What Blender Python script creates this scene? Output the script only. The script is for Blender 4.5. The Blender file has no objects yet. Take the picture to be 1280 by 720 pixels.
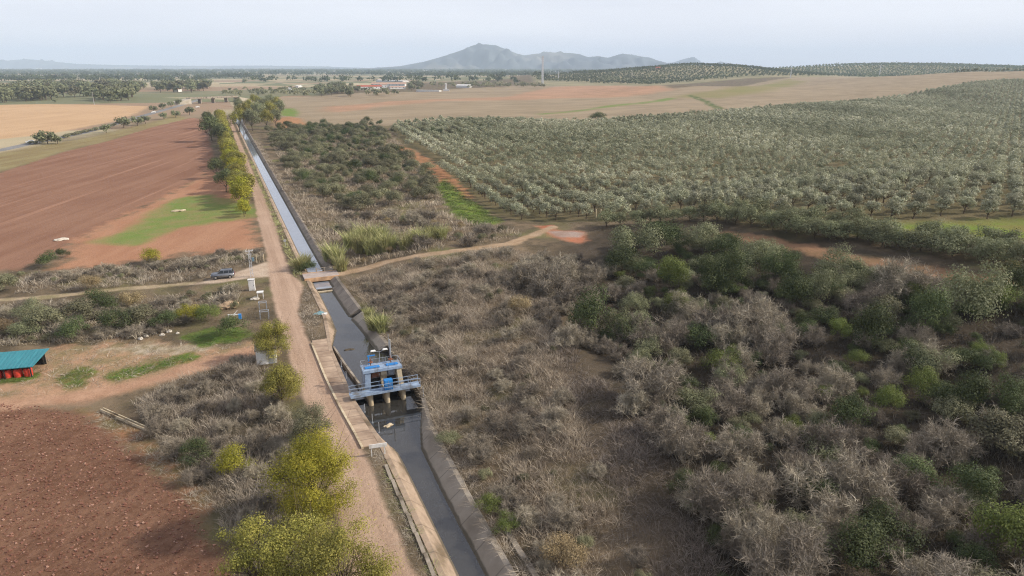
import bpy, bmesh, math, random
import numpy as np
from mathutils import Vector, Matrix
rad = math.radians
SC = bpy.context.scene
COL = SC.collection

# ------------------------------------------------------------------ camera
CAM_H = 40.0
FPX = 853.0                                  # focal length in pixels of a 1280 px wide picture
PITCH = math.atan((360 - 84) / FPX)
AZ = math.atan(.443 / 1.051)                 # the canal runs this far to the left of the view
cam_d = bpy.data.cameras.new("camera")
cam_d.sensor_width = 36.0
cam_d.lens = 36.0 * FPX / 1280.0
cam_d.clip_start = .5
cam_d.clip_end = 60000
cam = bpy.data.objects.new("camera", cam_d)
COL.objects.link(cam)
cam.location = (0, 0, CAM_H)
cam.rotation_euler = (math.pi / 2 - PITCH, 0, 0)
SC.camera = cam

# ------------------------------------------------------------------ sky, sun, exposure
SUN_EL, SUN_AZ = rad(33), rad(90)           # azimuth clockwise from the view direction: light from the right
w = bpy.data.worlds.new("World")
SC.world = w
w.use_nodes = True
wn, wl = w.node_tree.nodes, w.node_tree.links
wn.clear()
wo = wn.new("ShaderNodeOutputWorld")
wb = wn.new("ShaderNodeBackground")
sk = wn.new("ShaderNodeTexSky")
sk.sky_type = 'NISHITA'
sk.sun_disc = False
sk.sun_elevation = SUN_EL
sk.sun_rotation = SUN_AZ
sk.altitude = 50
sk.air_density = 1.0
sk.dust_density = 2.5
sk.ozone_density = 2.0
wm = wn.new("ShaderNodeMix"); wm.data_type = 'RGBA'
wm.inputs[0].default_value = .72
wtc = wn.new("ShaderNodeTexCoord")
wsep = wn.new("ShaderNodeMapping"); wsep.inputs['Scale'].default_value = (1.0, 1.0, 9)
wnz = wn.new("ShaderNodeTexNoise"); wnz.inputs['Scale'].default_value = 1.6; wnz.inputs['Detail'].default_value = 5
wr = wn.new("ShaderNodeValToRGB")           # thin veil of high cloud
wr.color_ramp.elements[0].position = .3; wr.color_ramp.elements[0].color = (5.0, 5.02, 5.78, 1)
wr.color_ramp.elements[1].position = .72; wr.color_ramp.elements[1].color = (6.35, 6.3, 6.8, 1)
wl.new(wtc.outputs['Generated'], wsep.inputs[0]); wl.new(wsep.outputs[0], wnz.inputs['Vector'])
wl.new(wnz.outputs[0], wr.inputs[0])
wxy = wn.new("ShaderNodeSeparateXYZ"); wl.new(wtc.outputs['Generated'], wxy.inputs[0])
wg = wn.new("ShaderNodeMapRange"); wg.inputs[1].default_value = 0; wg.inputs[2].default_value = .2   # brighter towards the horizon
wg.inputs[3].default_value = 1.5; wg.inputs[4].default_value = 1.0
wl.new(wxy.outputs[2], wg.inputs[0])
wv = wn.new("ShaderNodeVectorMath"); wv.operation = 'SCALE'
wl.new(wr.outputs[0], wv.inputs[0]); wl.new(wg.outputs[0], wv.inputs['Scale'])
wl.new(sk.outputs[0], wm.inputs[6]); wl.new(wv.outputs[0], wm.inputs[7])
wl.new(wm.outputs[2], wb.inputs[0]); wl.new(wb.outputs[0], wo.inputs[0])
wb.inputs[1].default_value = .125
sd = bpy.data.lights.new("sun", 'SUN')
sd.energy = 4.3
sd.angle = rad(1.5)
sd.color = (1.0, .92, .80)
so = bpy.data.objects.new("sun", sd)
COL.objects.link(so)
sv = Vector((math.sin(SUN_AZ) * math.cos(SUN_EL), math.cos(SUN_AZ) * math.cos(SUN_EL), math.sin(SUN_EL)))
so.rotation_euler = sv.to_track_quat('Z', 'Y').to_euler()
so.location = (200, -50, 200)
vs = SC.view_settings
SC.display_settings.display_device = 'sRGB'
vs.view_transform = 'Standard'; vs.look = 'None'; vs.exposure = 0.2; vs.gamma = 1.0
vs.use_curve_mapping = False
cy = SC.cycles
cy.max_bounces = 5; cy.diffuse_bounces = 2; cy.glossy_bounces = 3; cy.transmission_bounces = 3
cy.volume_bounces = 2; cy.transparent_max_bounces = 6
cy.caustics_reflective = False; cy.caustics_refractive = False
cy.use_adaptive_sampling = True; cy.adaptive_threshold = .02
cy.filter_width = 1.15
cy.use_denoising = True
cy.denoising_prefilter = 'NONE'
try: cy.denoiser = 'OPENIMAGEDENOISE'
except Exception: pass

# ------------------------------------------------------------------ frames of reference
ES = np.array([-math.sin(AZ), math.cos(AZ)])   # along the canal
ET = np.array([math.cos(AZ), math.sin(AZ)])    # across it, to the right
def st2xy(s, t): return s * ES[0] + t * ET[0], s * ES[1] + t * ET[1]
def xy2st(x, y): return x * ES[0] + y * ES[1], x * ET[0] + y * ET[1]
def W(s, t, z=0.0):
    x, y = st2xy(s, t); return Vector((x, y, z))
def sm(a, b, x):
    u = np.clip((np.asarray(x, float) - a) / (b - a), 0, 1); return u * u * (3 - 2 * u)
def vnoise(x, y, scale, seed, octaves=3):
    r = np.random.RandomState(seed); o = 0; amp = 1.0; tot = 0
    x = np.asarray(x, float); y = np.asarray(y, float)
    for _ in range(octaves):
        for _k in range(4):
            th = r.rand() * 2 * math.pi; ph = r.rand() * 6.28; f = (.7 + .6 * r.rand()) * 2 * math.pi / scale
            o = o + amp * np.sin((x * math.cos(th) + y * math.sin(th)) * f + ph) * .5
        tot += amp; amp *= .5; scale *= .47
    return o / tot

HILLS = [  # x, y, height, sx, sy
    (1010, 1250, 34, 430, 420), (560, 2150, 41, 330, 330), (1500, 2900, 46, 800, 500), (60, 2300, 10, 300, 250),
    (260, 1080, 9, 170, 170), (2300, 1900, 34, 700, 700), (620, 900, 6, 180, 160)]
def height(x, y):
    x = np.asarray(x, float); y = np.asarray(y, float)
    s, t = xy2st(x, y)
    d = np.hypot(x, y)
    z = -.9 * sm(4, -18, t) * (1 - sm(500, 900, s))
    z = z + sm(17.5, 18.5, t) * (.01 + .26 * sm(100, 112, s))
    z = z + 3.6 * sm(19.5, 44, t) * (1 - sm(125, 185, s)) - 1.6 * sm(48, 75, t) * (1 - sm(110, 170, s))
    z = z + 7.0 * sm(58, 125, t) * (1 - sm(95, 190, s)) - 2.2 * np.exp(-((t - 52) / 11) ** 2) * (1 - sm(85, 140, s))
    z = z + 1.2 * sm(80, 220, t)
    z = z + .35 * vnoise(x, y, 22, 5) * sm(19, 30, t) * (1 - sm(300, 500, d))
    z = z + .8 * vnoise(x, y, 160, 8) * sm(60, 200, t)
    z = z + 1.6 * vnoise(x, y, 420, 9) * sm(350, 900, d) * sm(20, 250, t)
    for hx, hy, hh, sx, sy in HILLS:
        z = z + hh * np.exp(-((x - hx) / sx) ** 2 - ((y - hy) / sy) ** 2)
    return z
def hz(x, y): return float(height(x, y))
def ray(px, py):
    xc = (px - 640) / FPX; yc = (360 - py) / FPX
    return np.array([xc, math.cos(PITCH) + math.sin(PITCH) * yc, -math.sin(PITCH) + math.cos(PITCH) * yc])
def at(px, py, far=12000.):
    """the point of the ground seen at a pixel of the photograph (1280 x 720)"""
    d = ray(px, py)
    if d[2] < -1e-4:
        kmax = (CAM_H + 5) / -d[2]
    else: kmax = far
    kmax = min(kmax, far)
    ks = np.geomspace(20, kmax, 1500)
    g = CAM_H + ks * d[2] - height(ks * d[0], ks * d[1])
    i = np.argmax(g <= 0)
    k = ks[-1] if not (g <= 0).any() else ks[max(i - 1, 0)] + (ks[i] - ks[max(i - 1, 0)]) * g[max(i - 1, 0)] / max(g[max(i - 1, 0)] - g[i], 1e-9)
    return Vector((k * d[0], k * d[1], hz(k * d[0], k * d[1])))
def atz(px, py, z):
    d = ray(px, py); k = (z - CAM_H) / d[2]; return Vector((k * d[0], k * d[1], z))
def ppm(p):
    """pixels of the photograph per metre at a point"""
    dep = p[1] * math.cos(PITCH) - (p[2] - CAM_H) * math.sin(PITCH)
    return FPX / dep

def wpoly(pts): return np.array([[*at(*p)[:2]] for p in pts])
def pip(x, y, P):
    ins = np.zeros(np.shape(x), bool)
    n = len(P); j = n - 1
    for i in range(n):
        xi, yi = P[i]; xj, yj = P[j]
        if yi != yj:
            c = ((yi > y) != (yj > y)) & (x < (xj - xi) * (y - yi) / (yj - yi) + xi)
            ins ^= c
        j = i
    return ins
def segdist(x, y, P, closed):
    d = np.full(np.shape(x), 1e9)
    n = len(P)
    for i in range(n if closed else n - 1):
        ax, ay = P[i]; bx, by = P[(i + 1) % n]
        L = (bx - ax) ** 2 + (by - ay) ** 2 + 1e-9
        u = np.clip(((x - ax) * (bx - ax) + (y - ay) * (by - ay)) / L, 0, 1)
        d = np.minimum(d, np.hypot(x - ax - u * (bx - ax), y - ay - u * (by - ay)))
    return d
class Area:
    def __init__(self, pts, width=None, st=False, xy=False):
        self.P = np.array(pts, float) if xy else (np.array([st2xy(*p) for p in pts]) if st else wpoly(pts))
        self.width = width
    def sd(self, x, y):            # metres inside (+) or outside (-)
        if self.width is None:
            d = segdist(x, y, self.P, True)
            return np.where(pip(x, y, self.P), d, -d)
        return self.width / 2 - segdist(x, y, self.P, False)
    def sample(self, n, rng):
        lo, hi = self.P.min(0), self.P.max(0)
        if self.width: lo = lo - self.width; hi = hi + self.width
        out = []
        tot = 0
        for _ in range(60):
            q = lo + rng.rand(max(n, 50), 2) * (hi - lo)
            q = q[self.sd(q[:, 0], q[:, 1]) > 0]
            out.append(q); tot += len(q)
            if tot >= n: break
        return np.concatenate(out)[:n]
    def area(self):
        x, y = self.P[:, 0], self.P[:, 1]
        return abs(np.dot(x, np.roll(y, 1)) - np.dot(y, np.roll(x, 1))) / 2

# ------------------------------------------------------------------ tagging
def tag(o, label=None, cat=None, group=None, kind=None):
    if label: o['label'] = label
    if cat: o['category'] = cat
    if group: o['group'] = group
    if kind: o['kind'] = kind
    return o
def link(name, data, parent=None, loc=(0, 0, 0), rz=0.0, sc=(1, 1, 1)):
    o = bpy.data.objects.new(name, data)
    COL.objects.link(o)
    if parent is not None: o.parent = parent
    o.location = loc; o.rotation_euler = (0, 0, rz)
    o.scale = (sc, sc, sc) if not hasattr(sc, '__len__') else sc
    return o
def thing(name, label, cat, loc, rz=0.0, group=None, sc=1.0):
    return tag(link(name, None, None, loc, rz, sc), label, cat, group)

# ------------------------------------------------------------------ materials
def nmat(name):
    m = bpy.data.materials.new(name); m.use_nodes = True
    n, l = m.node_tree.nodes, m.node_tree.links
    n.clear()
    o = n.new("ShaderNodeOutputMaterial"); b = n.new("ShaderNodeBsdfPrincipled")
    l.new(b.outputs[0], o.inputs[0])
    b.inputs['Roughness'].default_value = .8
    b.inputs['Specular IOR Level'].default_value = .2
    return m, n, l, b, o
def surf(name, c, c2=None, rough=.8, scale=2.0, metal=0.0, bump=0.0, spec=.2, stain=None, streak=None, joint=None):
    """a worn surface: two tones of noise, fine grain, optional stains"""
    m, n, l, b, o = nmat(name)
    c2 = c2 or tuple(v * .78 for v in c)
    tc = n.new("ShaderNodeTexCoord"); mp = n.new("ShaderNodeMapping")
    l.new(tc.outputs['Object'], mp.inputs[0])
    if streak: mp.inputs['Scale'].default_value = streak
    nz = n.new("ShaderNodeTexNoise"); nz.inputs['Scale'].default_value = scale; nz.inputs['Detail'].default_value = 8; nz.inputs['Roughness'].default_value = .65
    l.new(mp.outputs[0], nz.inputs['Vector'])
    r = n.new("ShaderNodeValToRGB"); r.color_ramp.elements[0].position = .33; r.color_ramp.elements[1].position = .67
    r.color_ramp.elements[0].color = (*c2, 1); r.color_ramp.elements[1].color = (*c, 1)
    l.new(nz.outputs[0], r.inputs[0]); out = r.outputs[0]
    if stain:
        nz2 = n.new("ShaderNodeTexNoise"); nz2.inputs['Scale'].default_value = scale * .35; nz2.inputs['Detail'].default_value = 6
        l.new(mp.outputs[0], nz2.inputs['Vector'])
        r2 = n.new("ShaderNodeValToRGB"); r2.color_ramp.elements[0].position = .52; r2.color_ramp.elements[1].position = .66
        l.new(nz2.outputs[0], r2.inputs[0])
        mx = n.new("ShaderNodeMix"); mx.data_type = 'RGBA'; mx.inputs[7].default_value = (*stain, 1)
        l.new(r2.outputs[0], mx.inputs[0]); l.new(out, mx.inputs[6]); out = mx.outputs[2]
    if joint:                                # cast panels: a dirty joint every few metres along the canal
        jm = n.new("ShaderNodeMapping"); jm.inputs['Rotation'].default_value = (0, 0, -AZ); l.new(tc.outputs['Object'], jm.inputs[0])
        js = n.new("ShaderNodeSeparateXYZ"); l.new(jm.outputs[0], js.inputs[0])
        ja = n.new("ShaderNodeMath"); ja.operation = 'PINGPONG'; ja.inputs[1].default_value = joint / 2; l.new(js.outputs[1], ja.inputs[0])
        jb = n.new("ShaderNodeMapRange"); jb.inputs[1].default_value = .03; jb.inputs[2].default_value = .10; jb.inputs[3].default_value = .5; jb.inputs[4].default_value = 0
        l.new(ja.outputs[0], jb.inputs[0])
        jx = n.new("ShaderNodeMix"); jx.data_type = 'RGBA'; jx.inputs[7].default_value = (*(v * .35 for v in c2), 1)
        l.new(jb.outputs[0], jx.inputs[0]); l.new(out, jx.inputs[6]); out = jx.outputs[2]
        def mm(op, a_, b_):
            k = n.new("ShaderNodeMath"); k.operation = op
            for i_, v_ in enumerate((a_, b_)):
                if hasattr(v_, 'links'): l.new(v_, k.inputs[i_])
                else: k.inputs[i_].default_value = v_
            return k.outputs[0]
        lev = mm('ADD', mm('ADD', mm('MULTIPLY', mm('GREATER_THAN', js.outputs[1], 80.9), .4), -1.3), mm('MULTIPLY', mm('GREATER_THAN', js.outputs[1], 129.1), .3))
        dz = mm('SUBTRACT', mm('SUBTRACT', js.outputs[2], lev), mm('MULTIPLY', nz.outputs[0], .42))   # algae and silt left by the water
        jr = n.new("ShaderNodeMapRange"); jr.inputs[1].default_value = -.02; jr.inputs[2].default_value = .1; jr.inputs[3].default_value = .8; jr.inputs[4].default_value = 0
        l.new(dz, jr.inputs[0])
        jy = n.new("ShaderNodeMix"); jy.data_type = 'RGBA'; jy.inputs[7].default_value = (.075, .066, .045, 1)
        l.new(jr.outputs[0], jy.inputs[0]); l.new(out, jy.inputs[6]); out = jy.outputs[2]
    l.new(out, b.inputs['Base Color'])
    b.inputs['Roughness'].default_value = rough; b.inputs['Metallic'].default_value = metal
    b.inputs['Specular IOR Level'].default_value = spec
    if bump:
        bp = n.new("ShaderNodeBump"); bp.inputs['Strength'].default_value = .6; bp.inputs['Distance'].default_value = bump
        l.new(nz.outputs[0], bp.inputs['Height']); l.new(bp.outputs[0], b.inputs['Normal'])
    return m
def leafmat(name, ca, cb, cc=None, var=.25, trans=.25):
    """foliage: leaf tones by the 'rnd' attribute, tree to tree change by the object's own random number"""
    m, n, l, b, o = nmat(name)
    a = n.new("ShaderNodeAttribute"); a.attribute_name = 'rnd'
    r = n.new("ShaderNodeValToRGB")
    r.color_ramp.elements[0].color = (*ca, 1); r.color_ramp.elements[1].color = (*cb, 1)
    if cc:
        r.color_ramp.elements[1].position = .72
        e = r.color_ramp.elements.new(1.0); e.color = (*cc, 1)
    l.new(a.outputs['Fac'], r.inputs[0])
    oi = n.new("ShaderNodeObjectInfo")
    mr = n.new("ShaderNodeMapRange"); mr.inputs[3].default_value = 1 - var; mr.inputs[4].default_value = 1 + var
    l.new(oi.outputs['Random'], mr.inputs[0])
    hs = n.new("ShaderNodeHueSaturation")
    ml = n.new("ShaderNodeMath"); ml.operation = 'MULTIPLY_ADD'; ml.inputs[1].default_value = .02; ml.inputs[2].default_value = .488
    l.new(oi.outputs['Random'], ml.inputs[0]); l.new(ml.outputs[0], hs.inputs['Hue'])
    l.new(mr.outputs[0], hs.inputs['Value']); l.new(r.outputs[0], hs.inputs['Color'])
    l.new(hs.outputs[0], b.inputs['Base Color'])
    b.inputs['Roughness'].default_value = .65
    if trans:
        t = n.new("ShaderNodeBsdfTranslucent"); mxs = n.new("ShaderNodeMixShader"); mxs.inputs[0].default_value = trans
        l.new(hs.outputs[0], t.inputs[0]); l.new(b.outputs[0], mxs.inputs[1]); l.new(t.outputs[0], mxs.inputs[2])
        l.new(mxs.outputs[0], o.inputs[0])
    return m

# ------------------------------------------------------------------ mesh makers
def qmesh(name, Q, mat, rnd=None):
    """quads (n,4,3) -> mesh, with one random value per quad"""
    Q = np.ascontiguousarray(Q, dtype=np.float32); n = len(Q)
    me = bpy.data.meshes.new(name)
    me.vertices.add(4 * n); me.vertices.foreach_set('co', Q.ravel())
    me.loops.add(4 * n); me.loops.foreach_set('vertex_index', np.arange(4 * n, dtype=np.int32))
    me.polygons.add(n); me.polygons.foreach_set('loop_start', np.arange(n, dtype=np.int32) * 4)
    if rnd is not None:
        at_ = me.attributes.new('rnd', 'FLOAT', 'POINT')
        at_.data.foreach_set('value', np.repeat(np.asarray(rnd, np.float32), 4))
    me.materials.append(mat)
    me.update(calc_edges=True)
    return me
def unit(v): return v / (np.linalg.norm(v, axis=-1, keepdims=True) + 1e-9)
def rdir(rng, n): return unit(rng.normal(size=(n, 3)))
def leaves(C, N, l, w_, rng):
    n = len(C)
    T = unit(np.cross(N, rdir(rng, n))); B = np.cross(N, T)
    l = (l * (.7 + .6 * rng.rand(n)))[:, None] / 2; w_ = (w_ * (.7 + .6 * rng.rand(n)))[:, None] / 2
    return np.stack([C - T * l, C + B * w_, C + T * l, C - B * w_], 1)
def tube(P, R, k=5):
    P = np.asarray(P, float); n = len(P); R = np.asarray(R, float)
    D = unit(np.gradient(P, axis=0)); up = np.where(np.abs(D[:, 2:3]) > .9, [[1., 0, 0]], [[0, 0, 1.]])
    A = unit(np.cross(D, up)); B = np.cross(D, A)
    th = np.arange(k) * 2 * math.pi / k
    rings = P[:, None] + R[:, None, None] * (np.cos(th)[None, :, None] * A[:, None] + np.sin(th)[None, :, None] * B[:, None])
    a = rings[:-1]; b_ = rings[1:]
    return np.stack([a, np.roll(a, -1, 1), np.roll(b_, -1, 1), b_], 2).reshape(-1, 4, 3)
def crown_pts(rng, n, R, cz, nc, rc=.42, bias=.25, shell=.55, low=-.35):
    """leaf centres, outward directions and tones of a lumpy crown"""
    R = np.array(R, float)
    d = rdir(rng, nc); d[:, 2] = np.where(d[:, 2] < low, -d[:, 2], d[:, 2])
    cc = d * R * (.35 + .5 * rng.rand(nc, 1) ** .7) + np.array([0, 0, cz])
    cr = R.mean() * rc * (.6 + .7 * rng.rand(nc))
    ct = rng.rand(nc)
    k = rng.choice(nc, n, p=cr ** 2 / (cr ** 2).sum())
    e = unit(rdir(rng, n) + bias * np.array([0, 0, 1.]))
    rad_ = cr[k] * (shell + (1 - shell) * rng.rand(n)) * (1 + .18 * rng.normal(size=n))
    C = cc[k] + e * rad_[:, None] * np.array([1, 1, .85])
    C[:, 2] = np.maximum(C[:, 2], .05)
    N = unit(e * 1.15 + .5 * rdir(rng, n) + .3 * np.array([0, 0, 1.]))
    tone = np.clip(.5 * ct[k] + .5 * rng.rand(n), 0, 1)
    return C, N, tone, cc
def limbs(rng, H, targets, r0, k=6, lean=.06):
    """trunk with limbs that run out to some of the crown's clumps"""
    fork = np.array([rng.normal() * lean * H, rng.normal() * lean * H, H])
    q = [tube([(0, 0, -.3), (0, 0, .05), fork * .5 + [rng.normal() * .04 * H, 0, 0], fork], [r0 * 1.25, r0 * 1.1, r0 * .85, r0 * .7], k)]
    for t in targets:
        m = (fork + t) / 2 + rng.normal(size=3) * .08 * np.linalg.norm(t - fork)
        q.append(tube([fork - [0, 0, .15 * H * rng.rand()], m, t], [r0 * .5, r0 * .3, r0 * .1], 4))
        for _ in range(3):
            e = t + rng.normal(size=3) * .35 * np.linalg.norm(t - fork)
            q.append(tube([m, (m + e) / 2 + rng.normal(size=3) * .1, e], [r0 * .22, r0 * .13, r0 * .05], 3))
    return np.concatenate(q)
def bare(rng, H, R, nstem=11, nbr=6, ntw=15, tw=.016, tone=(0, 1)):
    """leafless thicket: arching stems, branches and many twigs"""
    q = []; tn = []
    def ribbon(P0, D, L, w_):
        n = len(P0); b = unit(np.cross(D, rdir(rng, n)))
        P1 = P0 + D * L * .55; D2 = unit(D + .55 * rdir(rng, n)); P2 = P1 + D2 * L * .5
        q.append(np.stack([P0 - b * w_, P0 + b * w_, P1 + b * w_ * .8, P1 - b * w_ * .8], 1))
        q.append(np.stack([P1 - b * w_ * .8, P1 + b * w_ * .8, P2 + b * w_ * .3, P2 - b * w_ * .3], 1))
        return P1, D2
    for i in range(nstem):
        th = rng.rand() * 6.28; sp = math.sqrt(rng.rand())
        tip = np.array([R * sp * math.cos(th), R * sp * math.sin(th), H * (1.0 - .55 * sp ** 2) * (.75 + .25 * rng.rand())])
        b0 = np.array([R * .25 * sp * math.cos(th + .5), R * .25 * sp * math.sin(th + .5), -.15])
        mid = b0 * .4 + tip * .6 + rng.normal(size=3) * .12 * R; mid[2] = tip[2] * .72
        ts = np.linspace(0, 1, 6)[:, None]
        P = (1 - ts) ** 2 * b0 + 2 * ts * (1 - ts) * mid + ts ** 2 * tip
        q.append(tube(P, np.linspace(.05, .014, 6), 3))
        u = .3 + .7 * rng.rand(nbr)[:, None]
        B0 = (1 - u) ** 2 * b0 + 2 * u * (1 - u) * mid + u ** 2 * tip
        out = unit(B0 * [1, 1, .0] + 1e-3)
        BD = unit(out * .5 + rdir(rng, nbr) * .9 + [0, 0, .55])
        L = (.25 + .3 * rng.rand(nbr, 1)) * R
        P1, _ = ribbon(B0, BD, L, .018)
        f = rng.rand(nbr, ntw, 1)
        T0 = (B0[:, None] + BD[:, None] * L[:, None] * (.15 + .9 * f)).reshape(-1, 3)
        TD = unit(np.repeat(BD, ntw, 0) * .35 + rdir(rng, nbr * ntw) * .85 + [0, 0, .25])
        ribbon(T0, TD, (.12 + .22 * rng.rand(nbr * ntw, 1)) * R, tw)
    Q = np.concatenate(q)
    c = Q.mean(1)
    g = .5 + .5 * np.sin(c[:, 0] * 2.1 / R * 2 + 1.3) * np.sin(c[:, 1] * 2.4 / R * 2)
    return Q, np.clip(.55 * rng.rand(len(Q)) + .45 * g, 0, 1)
def blades(P, rng, nb, h, spread, wid, lean=.45, tonebase=None):
    """tufts: nb curved blades at each point"""
    n = len(P); tb = rng.rand(n) if tonebase is None else tonebase
    hh = (h * (.6 + .8 * rng.rand(n)))
    O = np.repeat(P, nb, 0); H_ = np.repeat(hh, nb) * (.55 + .6 * rng.rand(n * nb))
    th = rng.rand(n * nb) * 6.283
    O = O + np.stack([np.cos(th), np.sin(th), 0 * th], 1) * (spread * np.sqrt(rng.rand(n * nb)))[:, None]
    wl_ = rng.rand(n) * 6.283; wx = np.repeat(np.cos(wl_), nb); wy = np.repeat(np.sin(wl_), nb)
    ln = lean * (.3 + rng.rand(n * nb))
    D = np.stack([np.cos(th) * ln + .35 * lean * wx, np.sin(th) * ln + .35 * lean * wy, np.ones(n * nb)], 1)
    P1 = O + D * (H_ * .55)[:, None]
    D2 = D + np.stack([np.cos(th) * ln, np.sin(th) * ln, -.25 * np.ones(n * nb)], 1)
    P2 = P1 + D2 * (H_ * .5)[:, None]
    b = unit(np.cross(unit(D), rdir(rng, n * nb))) * wid * (.6 + .8 * rng.rand(n * nb, 1))
    q1 = np.stack([O - b * .7, O + b * .7, P1 + b, P1 - b], 1); q2 = np.stack([P1 - b, P1 + b, P2 + b * .15, P2 - b * .15], 1)
    t = np.clip(np.repeat(tb, nb) * .6 + .4 * rng.rand(n * nb), 0, 1)
    return np.concatenate([q1, q2]), np.concatenate([t, t])

class BM:
    """collects solid shapes for one mesh"""
    def __init__(self): self.b = bmesh.new()
    def box(self, x0, x1, y0, y1, z0, z1, taper=None, bev=0.0):
        v = [(x, y, z) for z in (z0, z1) for (x, y) in ((x0, y0), (x1, y0), (x1, y1), (x0, y1))]
        if taper:
            cx, cy_ = (x0 + x1) / 2, (y0 + y1) / 2
            v = v[:4] + [(cx + (x - cx) * taper[0] + (taper[2] if len(taper) > 2 else 0), cy_ + (y - cy_) * taper[1], z) for x, y, z in v[4:]]
        return self.hull8(v, bev)
    def hull8(self, v, bev=0.0):
        vs_ = [self.b.verts.new(p) for p in v]
        fs = [self.b.faces.new([vs_[i] for i in f]) for f in ((3, 2, 1, 0), (4, 5, 6, 7), (0, 1, 5, 4), (1, 2, 6, 5), (2, 3, 7, 6), (3, 0, 4, 7))]
        if bev:
            es = list({e for f in fs for e in f.edges})
            bmesh.ops.bevel(self.b, geom=es, offset=bev, segments=2, affect='EDGES', profile=.6)
        return self
    def bar(self, p, q, w_=.05, h=None):
        p, q = Vector(p), Vector(q); d = (q - p).normalized(); h = h or w_
        a = d.cross(Vector((0, 0, 1)) if abs(d.z) < .9 else Vector((1, 0, 0))).normalized(); c = a.cross(d)
        self.hull8([e + a * sx * w_ / 2 + c * sz * h / 2 for e in (p, q) for sx, sz in ((-1, -1), (1, -1), (1, 1), (-1, 1))])
        return self
    def cyl(self, p, q, r, r2=None, k=12):
        p, q = Vector(p), Vector(q); d = (q - p).normalized(); r2 = r if r2 is None else r2
        a = d.cross(Vector((0, 0, 1)) if abs(d.z) < .9 else Vector((1, 0, 0))).normalized(); c = d.cross(a)
        ra = [self.b.verts.new(p + (a * math.cos(i * 6.28318 / k) + c * math.sin(i * 6.28318 / k)) * r) for i in range(k)]
        rb = [self.b.verts.new(q + (a * math.cos(i * 6.28318 / k) + c * math.sin(i * 6.28318 / k)) * r2) for i in range(k)]
        for i in range(k): self.b.faces.new([ra[i], ra[(i + 1) % k], rb[(i + 1) % k], rb[i]])
        self.b.faces.new(ra[::-1]); self.b.faces.new(rb)
        return self
    def prism(self, outline, y0, y1):
        """outline in x,z pushed along y"""
        a = [self.b.verts.new((x, y0, z)) for x, z in outline]; c = [self.b.verts.new((x, y1, z)) for x, z in outline]
        n = len(a); self.b.faces.new(a); self.b.faces.new(c[::-1])
        for i in range(n): self.b.faces.new([a[(i + 1) % n], a[i], c[i], c[(i + 1) % n]])
        return self
    def blob(self, c, r, sub=2, seed=0, rough=.2, flat=1.0):
        rs = random.Random(seed)
        g = bmesh.ops.create_icosphere(self.b, subdivisions=sub, radius=1)
        ph = [rs.random() * 6 for _ in range(6)]
        for v in g['verts']:
            x, y, z = v.co
            k = 1 + rough * (math.sin(3 * x + ph[0]) * math.sin(3 * y + ph[1]) + .6 * math.sin(5 * z + ph[2]) * math.sin(6 * x + ph[3]) + .3 * rs.uniform(-1, 1))
            v.co = Vector((c[0] + x * r[0] * k, c[1] + y * r[1] * k, c[2] + z * r[2] * k * flat))
        return self
    def mesh(self, name, mat):
        bmesh.ops.recalc_face_normals(self.b, faces=self.b.faces)
        me = bpy.data.meshes.new(name); self.b.to_mesh(me); self.b.free()
        me.materials.append(mat); return me
    def part(self, name, mat, parent, smooth=False):
        me = self.mesh(name, mat)
        if smooth: me.polygons.foreach_set('use_smooth', [True] * len(me.polygons))
        return link(name, me, parent)
# ------------------------------------------------------------------ land cover
def lin(*c): return tuple(((v / 255) / 12.92 if v <= 10 else ((v / 255 + .055) / 1.055) ** 2.4) for v in c)
def alb(r, g, b, k=.87): return tuple(v * k for v in lin(r, g, b))
A = {}
def area(key, *a, **k): A[key] = Area(*a, **k)
area('plain', [(-700, 250), (0, 196), (200, 150), (300, 143), (345, 128), (440, 111), (520, 104), (640, 98), (690, 92), (690, 85.2), (200, 85.2), (-700, 85.2)])
area('hillfield', [(350, 122), (440, 117), (560, 112), (640, 107), (700, 106), (800, 105), (840, 112), (980, 98), (1100, 92), (1240, 87), (1340, 87), (1340, 92), (1200, 108), (1140, 120), (1090, 127), (960, 137), (880, 144), (740, 155), (640, 152), (490, 157), (400, 157), (345, 150)])
area('pinksoil', [(640, 120), (700, 108), (780, 107), (840, 113), (780, 121), (700, 123), (560, 126), (420, 140), (400, 134)])
area('hillgreen', [(840, 121), (900, 112), (985, 98.5), (1010, 101), (960, 114), (900, 123)])
area('greenline', [(676, 143), (720, 139), (760, 133), (840, 123)], width=12)
area('greenrill', [(862, 119), (885, 128), (900, 136)], width=9)
area('tanfield', [(-300, 152), (0, 131), (60, 130), (120, 131), (187, 133), (170, 142), (140, 152), (100, 160), (60, 168), (0, 174), (-300, 215)])
area('ridgefloor', [(60, 1560), (300, 1480), (430, 1620), (560, 1740), (800, 1840), (940, 2040), (3200, 2300), (3200, 3300), (60, 2700)], xy=True)
area('verge', [(-300, 262), (0, 216), (80, 190), (140, 175), (190, 160), (238, 149), (215, 143), (200, 150), (120, 170), (60, 180), (0, 191), (-300, 230)])
area('redfield', [(-300, 385), (0, 338), (26, 338), (60, 320), (95, 300), (250, 222), (268, 200), (262, 176), (257, 150), (240, 147), (190, 159), (140, 175), (80, 190), (0, 216), (-300, 262)])
area('fallow', [(75, 336), (120, 333), (180, 325), (212, 321), (322, 311), (320, 296), (306, 255), (290, 232), (262, 208), (250, 222), (95, 300)])
area('fallowgreen', [(120, 302), (150, 292), (185, 269), (225, 247), (262, 243), (312, 256), (315, 270), (262, 276), (218, 284), (170, 305)])
area('highway', [(-300, 232), (0, 188), (40, 179), (100, 167), (140, 156), (185, 143), (214, 135), (238, 128), (250, 124)], width=7.5)
area('orange', [(344, 160), (346, 148), (362, 145), (378, 150), (387, 157), (372, 161)])
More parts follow.
